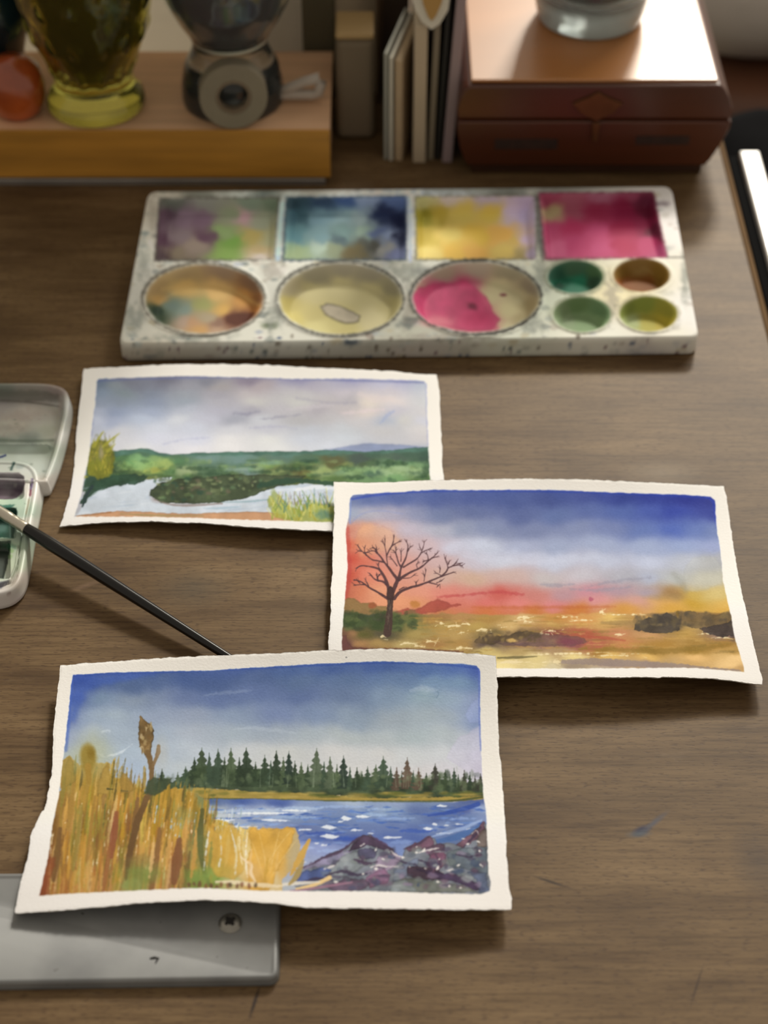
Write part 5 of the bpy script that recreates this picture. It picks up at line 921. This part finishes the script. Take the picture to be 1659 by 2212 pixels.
bc = paint_box_colours(); Eb = lambda x, y: np.array((228, 224, 206.0)) + np.zeros(x.shape)[..., None]
pan('lid', lid, ZL, lidz, bc, Eb, ENA, 90, 360, [('mixing_well', lambda p: (poly_sd(lidp, p[:, 0], p[:, 1]) < -0.003) & (p[:, 1] > ridge), 'grey-stained rear mixing well'), ('mixing_well', lambda p: (poly_sd(lidp, p[:, 0], p[:, 1]) < -0.003) & (p[:, 1] <= ridge), 'pale green front mixing well')], parent=pb, skirt=0.001, edge_r=0.0008)
pan('tray', body, ZL, bodz, bc, Eb, ENA, 110, 460, [('paint_well', in_poly(PW[0]), 'well with purple-brown paint'), ('paint_well', in_poly(PW[1]), 'well with dark green paint'), ('paint_well', in_poly(PW[2]), 'well with blackish green paint')], parent=pb, skirt=0.0014, edge_r=0.0012)

# ======== brush lying from the box down to the desk
blackl = simple('black_lacquer', (9, 8, 9), 0.25, coat=0.15, spec=0.35)
silver = simple('ferrule_metal', (196, 190, 176), 0.28, metal=0.9, noise=0.1)
fe = at(52, 1139, 0.0115); p1 = at(560, 1462, 0.0024); d = p1-fe; Ln = np.linalg.norm(d)
br = empty('paintbrush', tuple(p1), 'thin black-handled paintbrush with silver ferrule resting on the white paint box', 'paintbrush')
s = np.linspace(-0.01, 1.0, 40); r = np.interp(s, [0, .03, .12, .35, .7, .96, 1], [.0024, .0027, .0030, .0027, .0020, .0016, .0010])
tube('handle', [fe+d*t for t in s], r, blackl, br)
s = np.linspace(0.012, -0.42, 44); r = np.interp(-s, [-.012, 0, .018, .03, .04, .055, .065, .42], [.0026, .00265, .00265, .0024, .0027, .0024, .0027, .0018])
tube('ferrule', [fe+d*t for t in s], r, silver, br)
hair = simple('brush_hair', (52, 34, 22), 0.6, noise=0.3, nscale=300)
s = np.linspace(-0.415, -0.50, 14); tube('bristles', [fe+d*t+np.array([0, 0, 0]) for t in s], np.interp(-s, [.415, .44, .50], [.00155, .002, .0003]), hair, br)

# ======== grey painted metal plate with a screw
def plate():
    m, nt, b = new_mat('grey_painted_metal'); L = nt.links
    geo = N(nt, 'ShaderNodeNewGeometry'); ns = N(nt, 'ShaderNodeTexNoise'); ns.inputs['Scale'].default_value = 16; ns.inputs['Detail'].default_value = 8; L.new(geo.outputs['Position'], ns.inputs['Vector'])
    r = N(nt, 'ShaderNodeValToRGB'); r.color_ramp.elements[0].position = .42; r.color_ramp.elements[0].color = (*lin((108,110,112)), 1); r.color_ramp.elements[1].position = .56; r.color_ramp.elements[1].color = (*lin((128,130,131)), 1)
    L.new(ns.outputs['Fac'], r.inputs[0])
    vs = N(nt, 'ShaderNodeTexNoise'); vs.inputs['Scale'].default_value = 260; L.new(geo.outputs['Position'], vs.inputs['Vector'])
    r2 = N(nt, 'ShaderNodeValToRGB'); r2.color_ramp.elements[0].position = .74; r2.color_ramp.elements[0].color = (0,0,0,1); r2.color_ramp.elements[1].position = .78; L.new(vs.outputs['Fac'], r2.inputs[0])
    mx = N(nt, 'ShaderNodeMix', data_type='RGBA'); L.new(r2.outputs[0], mx.inputs[0]); L.new(r.outputs[0], mx.inputs['A']); mx.inputs['B'].default_value = (*lin((60,58,56)), 1)
    L.new(mx.outputs['Result'], b.inputs['Base Color']); b.inputs['Roughness'].default_value = .42; b.inputs['Metallic'].default_value = .25
    return m
PM = plate(); zt = 0.0038
ol = np.vstack([round_poly([(-240,2128),(601,2114),(604,1880),(-240,1886)], 22, 12)])
Lp = at(ol[:, 0], ol[:, 1], zt)[:, :2]; Lp = even(np.vstack([Lp, Lp[:1]]), 401)[:-1]
cen = Lp.mean(0); pl = empty('metal_plate', (cen[0], cen[1], 0), 'flat grey metal plate with rounded corner under the lake painting', 'metal plate')
lp = [(-0.0004, 0.0), (0.0, 0.0006), (0.0, zt-0.0014), (0.0003, zt-0.0006), (0.0008, zt-.0001), (0.0014, zt+.0001), (0.0020, zt-.0001), (0.0026, zt-0.0004)]
rows = [np.concatenate([inset(Lp, d_), np.full((400, 1), z)], -1) for d_, z in lp]
V = np.concatenate(rows); F = [tuple(q) for q in quads(len(lp), 400, True)] + [tuple(range(400))[::-1], tuple(range((len(lp)-1)*400, len(lp)*400))]
mesh('plate', V, F, PM, pl, True)
zs = zt-0.0004
scr = simple('screw_steel', (150, 148, 142), 0.3, metal=0.8, noise=0.2, nscale=200); dark = simple('dark_recess', (20, 17, 15), 0.8)
sp = at(497, 1992, zs+.0008); k = 0.0037
lathe('screw', [(k*1.18, 0), (k*1.16, .0003), (k, .0006), (k*.97, .0012), (k*.8, .0015), (.0001, .0016)], scr, pl, 40, (sp[0], sp[1], zs-.0001), cap0=True)
screw = [o for o in pl.children if o.name.startswith('screw')][0]
bm = bmesh.new(); box_bm(bm, -.0022, .0022, -.0006, .0006, 0, .0003); box_bm(bm, -.0006, .0006, -.0022, .0022, 0, .0003); box_bm(bm, -.0012, .0012, -.0012, .0012, 0, .00033)
cr = bm_obj('cross_recess', bm, dark, screw, 0, 3, False, (sp[0]-pl.location.x, sp[1]-pl.location.y, zs+.00135), (0, 0, .7)); cr['label'] = 'dark cross-shaped recess'
bm = bmesh.new(); bmesh.ops.create_circle(bm, cap_ends=False, radius=1, segments=4); bm.free()
fp = at(333, 2074, zs); tube('scratch', [(fp[0]-.0016, fp[1]+.0006, zs+.0001), (fp[0], fp[1]+.001, zs+.0001), (fp[0]+.0014, fp[1]+.0008, zs+.0001), (fp[0]+.0006, fp[1]-.0014, zs+.0001)], [.0003, .0006, .0005, .0002], dark, pl, 8, flat=.3)
cv, inner = paint_valley()
back_sheet, Gb, _ = sheet('watercolour_painting', 'green river valley watercolour under grey clouds, farthest of the three sheets, by the ceramic palette', cv,
    [(180,796),(275,791),(379,786),(483,786),(587,788),(664,793),(742,796),(846,801),(905,808),(944,808)],
    [(944,808),(950,848),(952,910),(956,1003),(959,1037),(963,1090),(968,1152)],
    [(129,1138),(150,1134),(224,1128),(327,1125),(431,1129),(535,1137),(638,1143),(721,1146),(840,1150),(968,1152)],
    [(180,796),(172,874),(166,925),(161,1003),(154,1055),(141,1102),(132,1128),(129,1138)],
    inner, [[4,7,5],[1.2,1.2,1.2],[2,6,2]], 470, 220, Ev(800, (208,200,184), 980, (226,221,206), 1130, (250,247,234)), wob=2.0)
cv, inner = paint_sunset()
mid_sheet, Gm, _ = sheet('watercolour_painting', 'sunset watercolour with a bare tree at its left, right-hand sheet of the three', cv,
    [(721,1041),(813,1042),(905,1038),(967,1036),(1028,1035),(1120,1033),(1200,1034),(1273,1036),(1365,1040),(1457,1044),(1530,1048),(1564,1050)],
    [(1564,1050),(1568,1066),(1577,1124),(1586,1194),(1595,1240),(1604,1286),(1620,1354),(1629,1394),(1641,1446),(1647,1466),(1646,1478)],
    [(706,1462),(800,1461),(1000,1461),(1150,1461),(1242,1463),(1303,1462),(1395,1462),(1488,1463),(1549,1466),(1610,1473),(1646,1478)],
    [(721,1041),(722,1102),(720,1148),(719,1194),(718,1241),(714,1271),(715,1317),(712,1363),(709,1403),(707,1435),(706,1462)],
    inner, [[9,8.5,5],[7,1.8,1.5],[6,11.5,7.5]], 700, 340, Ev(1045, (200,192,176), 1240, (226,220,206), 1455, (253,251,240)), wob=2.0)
cv, inner = paint_lake()
front_sheet, Gf, _ = sheet('watercolour_painting', 'lake watercolour with golden reeds, dark conifers and rocks, nearest of the three sheets', cv,
    [(130,1437),(200,1431),(330,1422),(470,1415),(600,1410),(697,1404),(750,1403),(826,1400),(850,1402),(900,1403),(1000,1409),(1072,1416)],
    [(1072,1416),(1075,1493),(1076,1579),(1078,1590),(1076,1600),(1081,1637),(1086,1700),(1091,1775),(1095,1850),(1099,1916),(1106,1940),(1105,1963)],
    [(31,1972),(100,1968),(230,1957),(290,1950),(370,1946),(450,1943),(520,1945),(600,1950),(663,1960),(780,1961),(903,1963),(1000,1964),(1075,1964),(1105,1963)],
    [(130,1437),(125,1485),(116,1576),(114,1618),(113,1660),(104,1712),(95,1749),(90,1752),(76,1782),(67,1805),(65,1820),(57,1862),(46,1904),(36,1950),(31,1972)],
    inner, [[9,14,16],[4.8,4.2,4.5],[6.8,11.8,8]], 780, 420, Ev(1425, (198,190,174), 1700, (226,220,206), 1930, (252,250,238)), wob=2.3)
# ---------------------------------------------------------------- things along the back of the desk
YB = 0.900
ochre = simple('ochre_varnished_wood', (182, 130, 48), 0.5, noise=0.25, nscale=14, stretch=(1, 1, 9))
tan = simple('pale_plank_wood', (216, 174, 138), 0.5, noise=0.2, nscale=26, stretch=(.4, 5, 5))
zb = 0.0345
xr = at(712, 285, zb)[0]
bd = empty('wooden_plank', (-0.3, YB+0.045, 0), 'long ochre wooden plank across the back left, carrying the glasses', 'plank')
box('plank_core', (-0.62, YB+.0012, .0044), (xr-.0006, YB+.089, zb-.0006), tan, bd, .0006)
o = box('front_facing', (-0.62, YB-.0006, .0044), (xr, YB+.0012, zb), ochre, bd, .0005); o['label'] = 'ochre varnished front'
o = box('top_veneer', (-0.62, YB+.0013, zb-.0006), (xr, YB+.089, zb), tan, bd, .0002); o['label'] = 'pale top face'
alu = simple('dull_aluminium', (150, 146, 142), 0.4, metal=0.6, noise=0.15)
xs = at(703, 390, 0.003)[0]
tag(box('metal_ruler', (-0.6, YB-.002, 0.0), (xs, YB+.024, 0.0040), alu, None, .0006), 'dull grey metal ruler strip lying under the ochre plank', 'ruler')

# grey card standing behind the glasses
grey_card = backlit('grey_white_card', (214, 208, 196))
xg = atY(652, 60, .99)[0]
tag(box('card_panel', (-0.62, YB+.0895, 0.0), (xg, YB+.0935, .15), grey_card, None, .0006), 'pale grey upright card panel standing behind the glasses and plank', 'panel')

# green pressed-glass goblet
gg = glass('yellow_green_glass', (222, 218, 104), .04, 1.45, .975); gp = at(197, 283, zb)
gc = (gp[0], gp[1]+.028, zb)
g = empty('glass_goblet', gc, 'yellow-green pressed glass goblet on the left of the plank', 'goblet')
prof = [(.0001, 0), (.024, 0), (.0270, .0012), (.0278, .004), (.0272, .008), (.0245, .0115), (.0222, .015), (.0218, .020), (.0235, .027), (.0275, .036), (.0320, .047), (.0355, .060), (.0380, .075), (.0400, .095), (.0420, .12), (.0440, .15)]
pz = np.array(prof); zz = np.r_[0, np.linspace(.001, .15, 60)]
outer = [(float(np.interp(z, pz[1:, 1], pz[1:, 0])), float(z)) for z in zz[1:]]
inner_ = [(float(np.interp(z, pz[1:, 1], pz[1:, 0]))-.0055 if z > .022 else .012, float(z)) for z in np.linspace(.15, .020, 40)]
def knob(a, z, r):
    k = 0.0016*np.maximum(0, np.sin(a*14+ (int(z/.011) % 2)*math.pi))*max(0, math.sin(z/.011*math.pi))**.8 if (z > .02 and r > .02) else 0
    return r + k
lathe('glass_body', [(.0002, .0002)] + outer + inner_ + [(.0002, .020)], gg, g, 112, gc, knob)
dk = simple('dark_brush_water', (44, 26, 12), 0.25, noise=0.3, nscale=30)
lq = [(.0002, .0206)] + [(float(np.interp(z, pz[1:, 1], pz[1:, 0]))-.0062 if z > .023 else .0105, float(z)) for z in np.linspace(.0207, .10, 24)] + [(.0002, .1001)]
o = lathe('dark_water', lq, dk, g, 64, gc); o['label'] = 'dark brown water'

# clear glass with dark contents
cg = glass('clear_glass', (222, 234, 236), .03, 1.45, .965); cp0 = at(497, 272, zb); cc = (cp0[0], cp0[1]+.030, zb)
g = empty('stemmed_glass', cc, 'clear footed glass with dark contents on the plank, behind the tape roll', 'glass')
pz2 = np.array([(.0285, 0), (.0290, .004), (.0285, .012), (.0265, .022), (.0225, .030), (.0205, .036), (.0225, .042), (.0290, .052), (.0345, .063), (.0375, .078), (.0385, .10), (.0370, .13), (.0350, .15)])
zz = np.linspace(0, .15, 50); outer = [(float(np.interp(z, pz2[:, 1], pz2[:, 0])), float(z)) for z in zz]
inn = [(max(.003, float(np.interp(z, pz2[:, 1], pz2[:, 0]))-.003), float(z)) for z in np.linspace(.15, .040, 34)]
lathe('glass_body', [(.0002, 0)] + outer + inn + [(.0002, .0395)], cg, g, 72, cc)
ink = simple('dark_violet_water', (46, 38, 46), 0.3, noise=0.4, nscale=20, col2=(70, 30, 40))
lq = [(.0002, .0402)] + [(max(.002, float(np.interp(z, pz2[:, 1], pz2[:, 0]))-.0036), float(z)) for z in np.linspace(.0405, .105, 22)] + [(.0002, .1051)]
o = lathe('dark_water', lq, ink, g, 56, cc); o['label'] = 'dark violet-grey contents'

# masking tape roll leaning on that glass
tp = simple('masking_tape', (128, 119, 100), 0.7, noise=0.08, nscale=60); core = simple('card_core', (120, 104, 84), 0.8)
tc_ = atY(503, 204, YB+.006); rr = .0187
def ring(name, r0, r1, w, mat, parent, c, n=72):
    a = np.linspace(0, 2*math.pi, n, endpoint=False); V = []
    for r_, y in ((r0, -w/2), (r0, w/2), (r1-.0005, w/2), (r1, w/2-.0005), (r1, -w/2+.0005), (r1-.0005, -w/2)):
        V.append(np.stack([r_*np.cos(a), np.full(n, y), r_*np.sin(a)], -1))
    V = np.concatenate(V); F = [tuple(q) for q in quads(6, n, True)] + [tuple(q) for q in np.stack([5*n+np.arange(n), 5*n+(np.arange(n)+1) % n, (np.arange(n)+1) % n, np.arange(n)], -1)]
    o = mesh(name, V, F, mat, parent, False, None, False); return o
t = empty('tape_roll', (tc_[0], YB+.0075, zb+rr+.0002), 'beige masking tape roll standing on edge in front of the footed glass', 'tape')
ring('tape', .0098, rr, .012, tp, t, None); o = ring('tape_core', .0082, .0097, .0122, core, t, None); o['label'] = 'brown cardboard core'
t.rotation_euler = (-.10, 0, .12)

# little curled strip at the plank's end
loop = simple('grey_white_paper', (170, 160, 150), 0.7, noise=0.05)
pts = [atY(x, y, YB+.03) for x, y in ((602,200),(630,188),(660,176),(688,168),(694,178),(688,200),(676,225),(656,246),(632,258),(605,260),(598,240))]
pts = [(x, y, max(z, zb+.0052)) for x, y, z in pts]
tag(tube('paper_loop', np.array(pts), [.0030]*len(pts), loop, None, 14, flat=1.0), 'small looped strip of grey-white paper at the right end of the plank', 'paper strip')

# teal and orange pots at far left
teal = simple('teal_glaze', (18, 42, 48), 0.2, coat=0.5); orange = simple('orange_glaze', (190, 92, 40), 0.22, coat=0.6, noise=0.35, nscale=18, col2=(90, 26, 12))
p = at(-40, 262, zb); lathe_c = (p[0], p[1]+.045, zb)
o = lathe('teal_pot', [(.0002, 0), (.017, 0), (.019, .004), (.020, .02), (.024, .032), (.029, .042), (.030, .056), (.026, .068), (.017, .078), (.013, .09), (.0002, .092)], teal, None, 48, (0, 0, 0)); o.location = lathe_c
tag(o, 'dark teal round pot at the left edge, partly hidden by the green goblet', 'pot')
p = at(30, 276, zb)
o = lathe('orange_pot', [(.0002, 0), (.010, 0), (.0135, .003), (.0160, .010), (.0165, .018), (.0145, .027), (.009, .033), (.0002, .035)], orange, None, 48); o.location = (p[0]+.0005, p[1]+.017, zb)
tag(o, 'small glossy orange and red pot beside the green goblet', 'pot')

# olive box and tan-topped block
olive = simple('olive_card', (96, 88, 66), 0.8, noise=0.15, nscale=8)
x0 = atY(652, 250, .962)[0]; x1 = atY(724, 250, .962)[0]
tag(box('document_box', (x0, .995, 0), (x1, 1.09, .165), olive, None, .002), 'tall dark olive box behind the right end of the plank', 'box')
beige = simple('beige_card', (122, 108, 88), 0.75, noise=0.08, nscale=20); tantop = simple('tan_lid', (170, 142, 96), 0.6)
x0 = atY(728, 300, .947)[0]; x1 = atY(809, 300, .947)[0]
b_ = empty('wood_block', ((x0+x1)/2, .961, 0), 'beige upright block with a tan top, left of the leaning papers', 'block')
box('block_body', (x0, .947, 0), (x1, .975, .0640), beige, b_, .004); box('block_top', (x0, .947, .0641), (x1, .975, .0680), tantop, b_, .0015)['label'] = 'tan top'
tag(box('pale_folder', (atY(724, 20, 1.0)[0], 1.0, 0), (atY(813, 20, 1.0)[0], 1.012, .155), backlit('pale_folder_card', (190, 178, 160)), None, .001), 'pale grey folder standing behind the tan-topped block', 'folder')

tag(box('brown_book', (atY(816, 20, 1.0)[0], 1.0, 0), (atY(884, 20, 1.0)[0], 1.06, .15), simple('dark_brown_cover', (62, 46, 34), .6, noise=.15), None, .002), 'dark brown book standing behind the leaning papers', 'book')
# papers and cards standing on edge
def card(name, px0, px1, ybot, Y, h, yaw, lean, depth, mat, label, cat='paper', group=None, bev=.0006):
    xa = at(px0, ybot, 0)[0]; xb = at(px1, ybot, 0)[0]; w = xb-xa
    bm = bmesh.new(); box_bm(bm, -w/2, w/2, 0, depth, 0, h)
    for v in bm.verts: v.co.x += v.co.z*lean
    o = bm_obj(name, bm, mat, None, min(bev, w*.3), 2, False, ((xa+xb)/2, Y, 0), (0, 0, yaw)); return tag(o, label, cat, group)
cA = simple('grey_blue_sheet', (160, 160, 150), .8, noise=.1, nscale=40); cB = simple('cream_sheet', (176, 154, 124), .8, noise=.1); cC = simple('beige_envelope', (182, 166, 142), .8, noise=.06)
cD = simple('black_card', (24, 24, 22), .6); cE = simple('lilac_grey_card', (150, 132, 134), .7, noise=.08); cF = simple('brown_kraft_card', (104, 82, 60), .8, noise=.1); cG = simple('white_sheet', (206, 202, 188), .8, noise=.05)
Yc = .925
card('paper_sheet', 829, 836, 343, Yc, .068, -.22, 0, .055, cA, 'grey-blue paper sheet on edge, leftmost of the leaning papers')
card('paper_sheet', 840, 847, 346, Yc-.001, .066, -.22, 0, .055, cG, 'white paper sheet on edge, second of the leaning papers')
card('paper_sheet', 852, 868, 347, Yc-.001, .064, -.20, 0, .055, cB, 'cream folded paper on edge, left of the beige envelope')
card('kraft_card', 812, 817, 320, Yc+.062, .085, -.25, .0, .05, cF, 'brown kraft card behind the leaning papers', 'card')
e = card('envelope', 892, 919, 351, Yc-.003, .086, 0, .0, .11, cC, 'thick beige envelope on edge with a pointed white and tan flap', 'envelope')
card('sketchbook', 923, 936, 345, Yc, .125, 0, .03, .10, simple('taupe_cover', (126, 116, 98), .8), 'taupe thin sketchbook standing right of the beige envelope', 'sketchbook')
card('black_card', 940, 950, 345, Yc, .13, 0, .045, .10, cD, 'black card standing between sketchbook and lilac card', 'card')
card('lilac_card', 955, 976, 351, Yc-.003, .135, 0, .055, .10, cE, 'lilac-grey thick card leaning by the wooden box', 'card')
def tri_plate(name, P, y0, th, mat, parent, label=None):
    V = [(x, y0, z) for x, z in P] + [(x, y0+th, z) for x, z in P]; n = len(P)
    F = [tuple(range(n)), tuple(range(n, 2*n))[::-1]] + [(i, n+i, n+(i+1) % n, (i+1) % n) for i in range(n)]
    bpy.context.view_layer.update(); inv = parent.matrix_world.inverted()
    V = [tuple(inv @ Vector(v)) for v in V]
    o = mesh(name, V, F, mat, parent, False, None, False); 
    if label: o['label'] = label
w3 = lambda pts, Y: [(atY(x, y, Y)[0], atY(x, y, Y)[2]) for x, y in pts]
tri_plate('flap', w3([(878,-60),(895,18),(912,48),(932,64),(950,52),(968,22),(980,-60)], Yc-.006), Yc-.006, .002, cG, e, 'white pointed flap')
tri_plate('flap_lining', w3([(905,-60),(914,8),(924,34),(932,46),(942,34),(954,6),(964,-60)], Yc-.0072), Yc-.0072, .0011, simple('tan_lining', (170, 134, 74), .7), e, 'tan lining')

# ======== wooden box with clasp
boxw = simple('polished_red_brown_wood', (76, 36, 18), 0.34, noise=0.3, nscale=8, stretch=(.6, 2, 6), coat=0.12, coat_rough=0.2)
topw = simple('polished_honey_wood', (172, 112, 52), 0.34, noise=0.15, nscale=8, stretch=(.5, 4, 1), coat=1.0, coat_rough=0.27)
YF = .9086; DB = .175
def prof_box(pts, y0, y1, nm, mat, parent, label=None, bev=.0012):
    bm = bmesh.new(); n = len(pts)
    a = [bm.verts.new((x, y0, z)) for x, z in pts]; b2 = [bm.verts.new((x, y1, z)) for x, z in pts]
    bm.faces.new(a); bm.faces.new(b2[::-1])
    for i in range(n): bm.faces.new((a[i], b2[i], b2[(i+1) % n], a[(i+1) % n]))
    c = parent.location
    for v in bm.verts: v.co -= c
    o = bm_obj(nm, bm, mat, parent, bev, 2, False); 
    if label: o['label'] = label
    return o
def fx(x, y): q = atY(x, y, YF); return (q[0], q[2])
R_ = [fx(1524,372), fx(1528,345), fx(1556,312), fx(1577,280), fx(1581,262)]
Rt = [fx(1581,258), fx(1583,236), fx(1577,212), fx(1566,192), fx(1556,184)]
Lb = [fx(1010,372), fx(1003,345), fx(992,315), fx(988,285), fx(988,262)]
Lt = [fx(988,258), fx(989,236), fx(993,212), fx(1002,194), fx(1014,186)]
xc = (Rt[0][0]+Lt[0][0])/2
wb = empty('wooden_box', (xc, YF+DB/2, 0), 'polished red-brown wooden box with small clasp at the back right', 'box')
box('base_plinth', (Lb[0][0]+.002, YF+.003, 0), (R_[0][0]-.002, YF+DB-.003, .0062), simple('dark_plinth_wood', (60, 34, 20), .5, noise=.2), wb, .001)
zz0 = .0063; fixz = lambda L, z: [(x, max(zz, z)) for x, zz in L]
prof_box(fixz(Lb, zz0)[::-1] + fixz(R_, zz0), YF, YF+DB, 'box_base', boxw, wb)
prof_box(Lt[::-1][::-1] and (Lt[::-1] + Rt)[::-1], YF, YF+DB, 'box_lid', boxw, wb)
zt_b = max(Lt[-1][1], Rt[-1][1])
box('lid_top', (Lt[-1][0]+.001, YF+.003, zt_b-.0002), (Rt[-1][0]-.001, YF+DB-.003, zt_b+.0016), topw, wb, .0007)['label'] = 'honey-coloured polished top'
brass = simple('aged_brass', (104, 72, 44), 0.4, metal=.7, noise=.2, nscale=100)
cx_, cz_ = fx(1290, 232); h0 = fx(1290, 300)[1]
cl = [(cx_-.014, cz_+.003), (cx_-.005, cz_+.007), (cx_, cz_+.010), (cx_+.005, cz_+.007), (cx_+.014, cz_+.003), (cx_+.009, cz_-.003), (cx_+.003, cz_-.006), (cx_, cz_-.008), (cx_-.003, cz_-.006), (cx_-.009, cz_-.003)]
prof_box(cl, YF-.0016, YF, 'clasp', brass, wb, 'aged brass clasp', .0003)
prof_box([(cx_-.0022, cz_-.0085), (cx_+.0022, cz_-.0085), (cx_+.0015, h0), (cx_-.0015, h0)], YF-.0028, YF-.0017, 'clasp_hook', brass, wb, 'brass hook', .0003)
stampm = simple('burnt_stamp', (44, 22, 12), .6, noise=.5, nscale=300)
for x0_, x1_, y0_, y1_ in ((1068,1205,300,322), (1372,1490,293,312)):
    a_, b_ = fx(x0_, y1_), fx(x1_, y0_); cxs = (a_[0]+b_[0])/2
    prof_box([(a_[0], a_[1]), (b_[0], a_[1]), (b_[0], b_[1]), (a_[0], b_[1])], YF-.0003, YF+.0001, 'burnt_stamp', stampm, wb, 'faded dark stamp on the front', .00005)

# jar on the box
zj = zt_b+.0016; jp = at(1283, 92, zj); jr = .0305; jc = (jp[0], jp[1]+jr, zj)
j = empty('glass_jar', jc, 'clear thick-bottomed glass jar with dark contents on the wooden box', 'jar')
out = [(.0002, 0), (jr-.003, 0), (jr-.0008, .0015), (jr, .004), (jr+.0012, .009), (jr+.003, .02), (jr+.0035, .04), (jr+.003, .08), (jr, .10)]
inn = [(jr-.003, .10), (jr, .08), (jr+.0003, .04), (jr-.0015, .024), (jr-.006, .0165), (.0002, .0145)]
lathe('glass_body', out+inn, cg, j, 72, jc)
o = lathe('added_base_insert', [(.0002, .0006), (jr-.0035, .0006), (jr-.0016, .003), (jr-.0012, .009), (jr-.004, .0135), (.0002, .0138)], glass('base_brightening_insert', (240, 242, 238), .15, 1.2, .45), j, 60, jc); o['label'] = 'milky insert imitating light caught in the clear base'  # whitish insert added so the clear base looks lit through
o = lathe('jar_contents', [(.0002, .0152), (jr-.0072, .0172), (jr-.0026, .0244), (jr-.0010, .04), (jr-.0010, .07), (.0002, .0702)], simple('murky_brown_water', (70, 58, 48), .25, noise=.4, nscale=60), j, 56, jc); o['label'] = 'murky brown contents'

# ======== beyond the desk's right edge
white = simple('white_gloss', (245, 243, 240), .2, coat=.3); blk = simple('matt_black', (12, 12, 13), .9, spec=.05)
rl = empty('folding_table_rail', (.207, .62, -.72), 'black rail with a bright white top strip beside the right edge of the desk', 'rail')
box('black_side', (.2003, .30, -.045), (.2062, .936, -.004), blk, rl, .0006)
box('white_strip', (.2064, .30, -.045), (.2180, .936, .0), white, rl, .0012)['label'] = 'white strip'
for y in (.34, .88): box('leg', (.2020, y, -.72), (.2130, y+.02, -.0452), blk, rl, .001)
def soft_box(name, lo, hi, r, mat, label, cat, rot=0):
    bm = bmesh.new(); cx2, cy2 = (lo[0]+hi[0])/2, (lo[1]+hi[1])/2; box_bm(bm, lo[0]-cx2, hi[0]-cx2, lo[1]-cy2, hi[1]-cy2, 0, hi[2]-lo[2])
    return tag(bm_obj(name, bm, mat, None, r, 6, True, (cx2, cy2, lo[2]), (0, 0, rot)), label, cat)
soft_box('brown_bag', (.225, 1.20, -.72), (.50, 1.42, -.13), .035, simple('brown_leather', (104, 66, 46), .5, noise=.3, nscale=12), 'brown leather bag on the floor behind the black backpack', 'bag')
soft_box('black_backpack', (.225, 1.02, -.72), (.52, 1.185, -.10), .04, simple('black_fabric', (14, 14, 16), .95, noise=.3, nscale=30, spec=.05), 'black backpack on the floor right of the wooden box', 'backpack')
o = lathe('grey_cushion', [(.0002, 0), (.05, .0), (.085, .012), (.10, .035), (.095, .06), (.06, .082), (.0002, .09)], simple('pale_grey_cloth', (176, 168, 160), .85, noise=.05), None, 48); o.location = (.285, 1.345, -.1298)
tag(o, 'pale grey round cushion on the brown bag, beyond the wooden box', 'cushion')
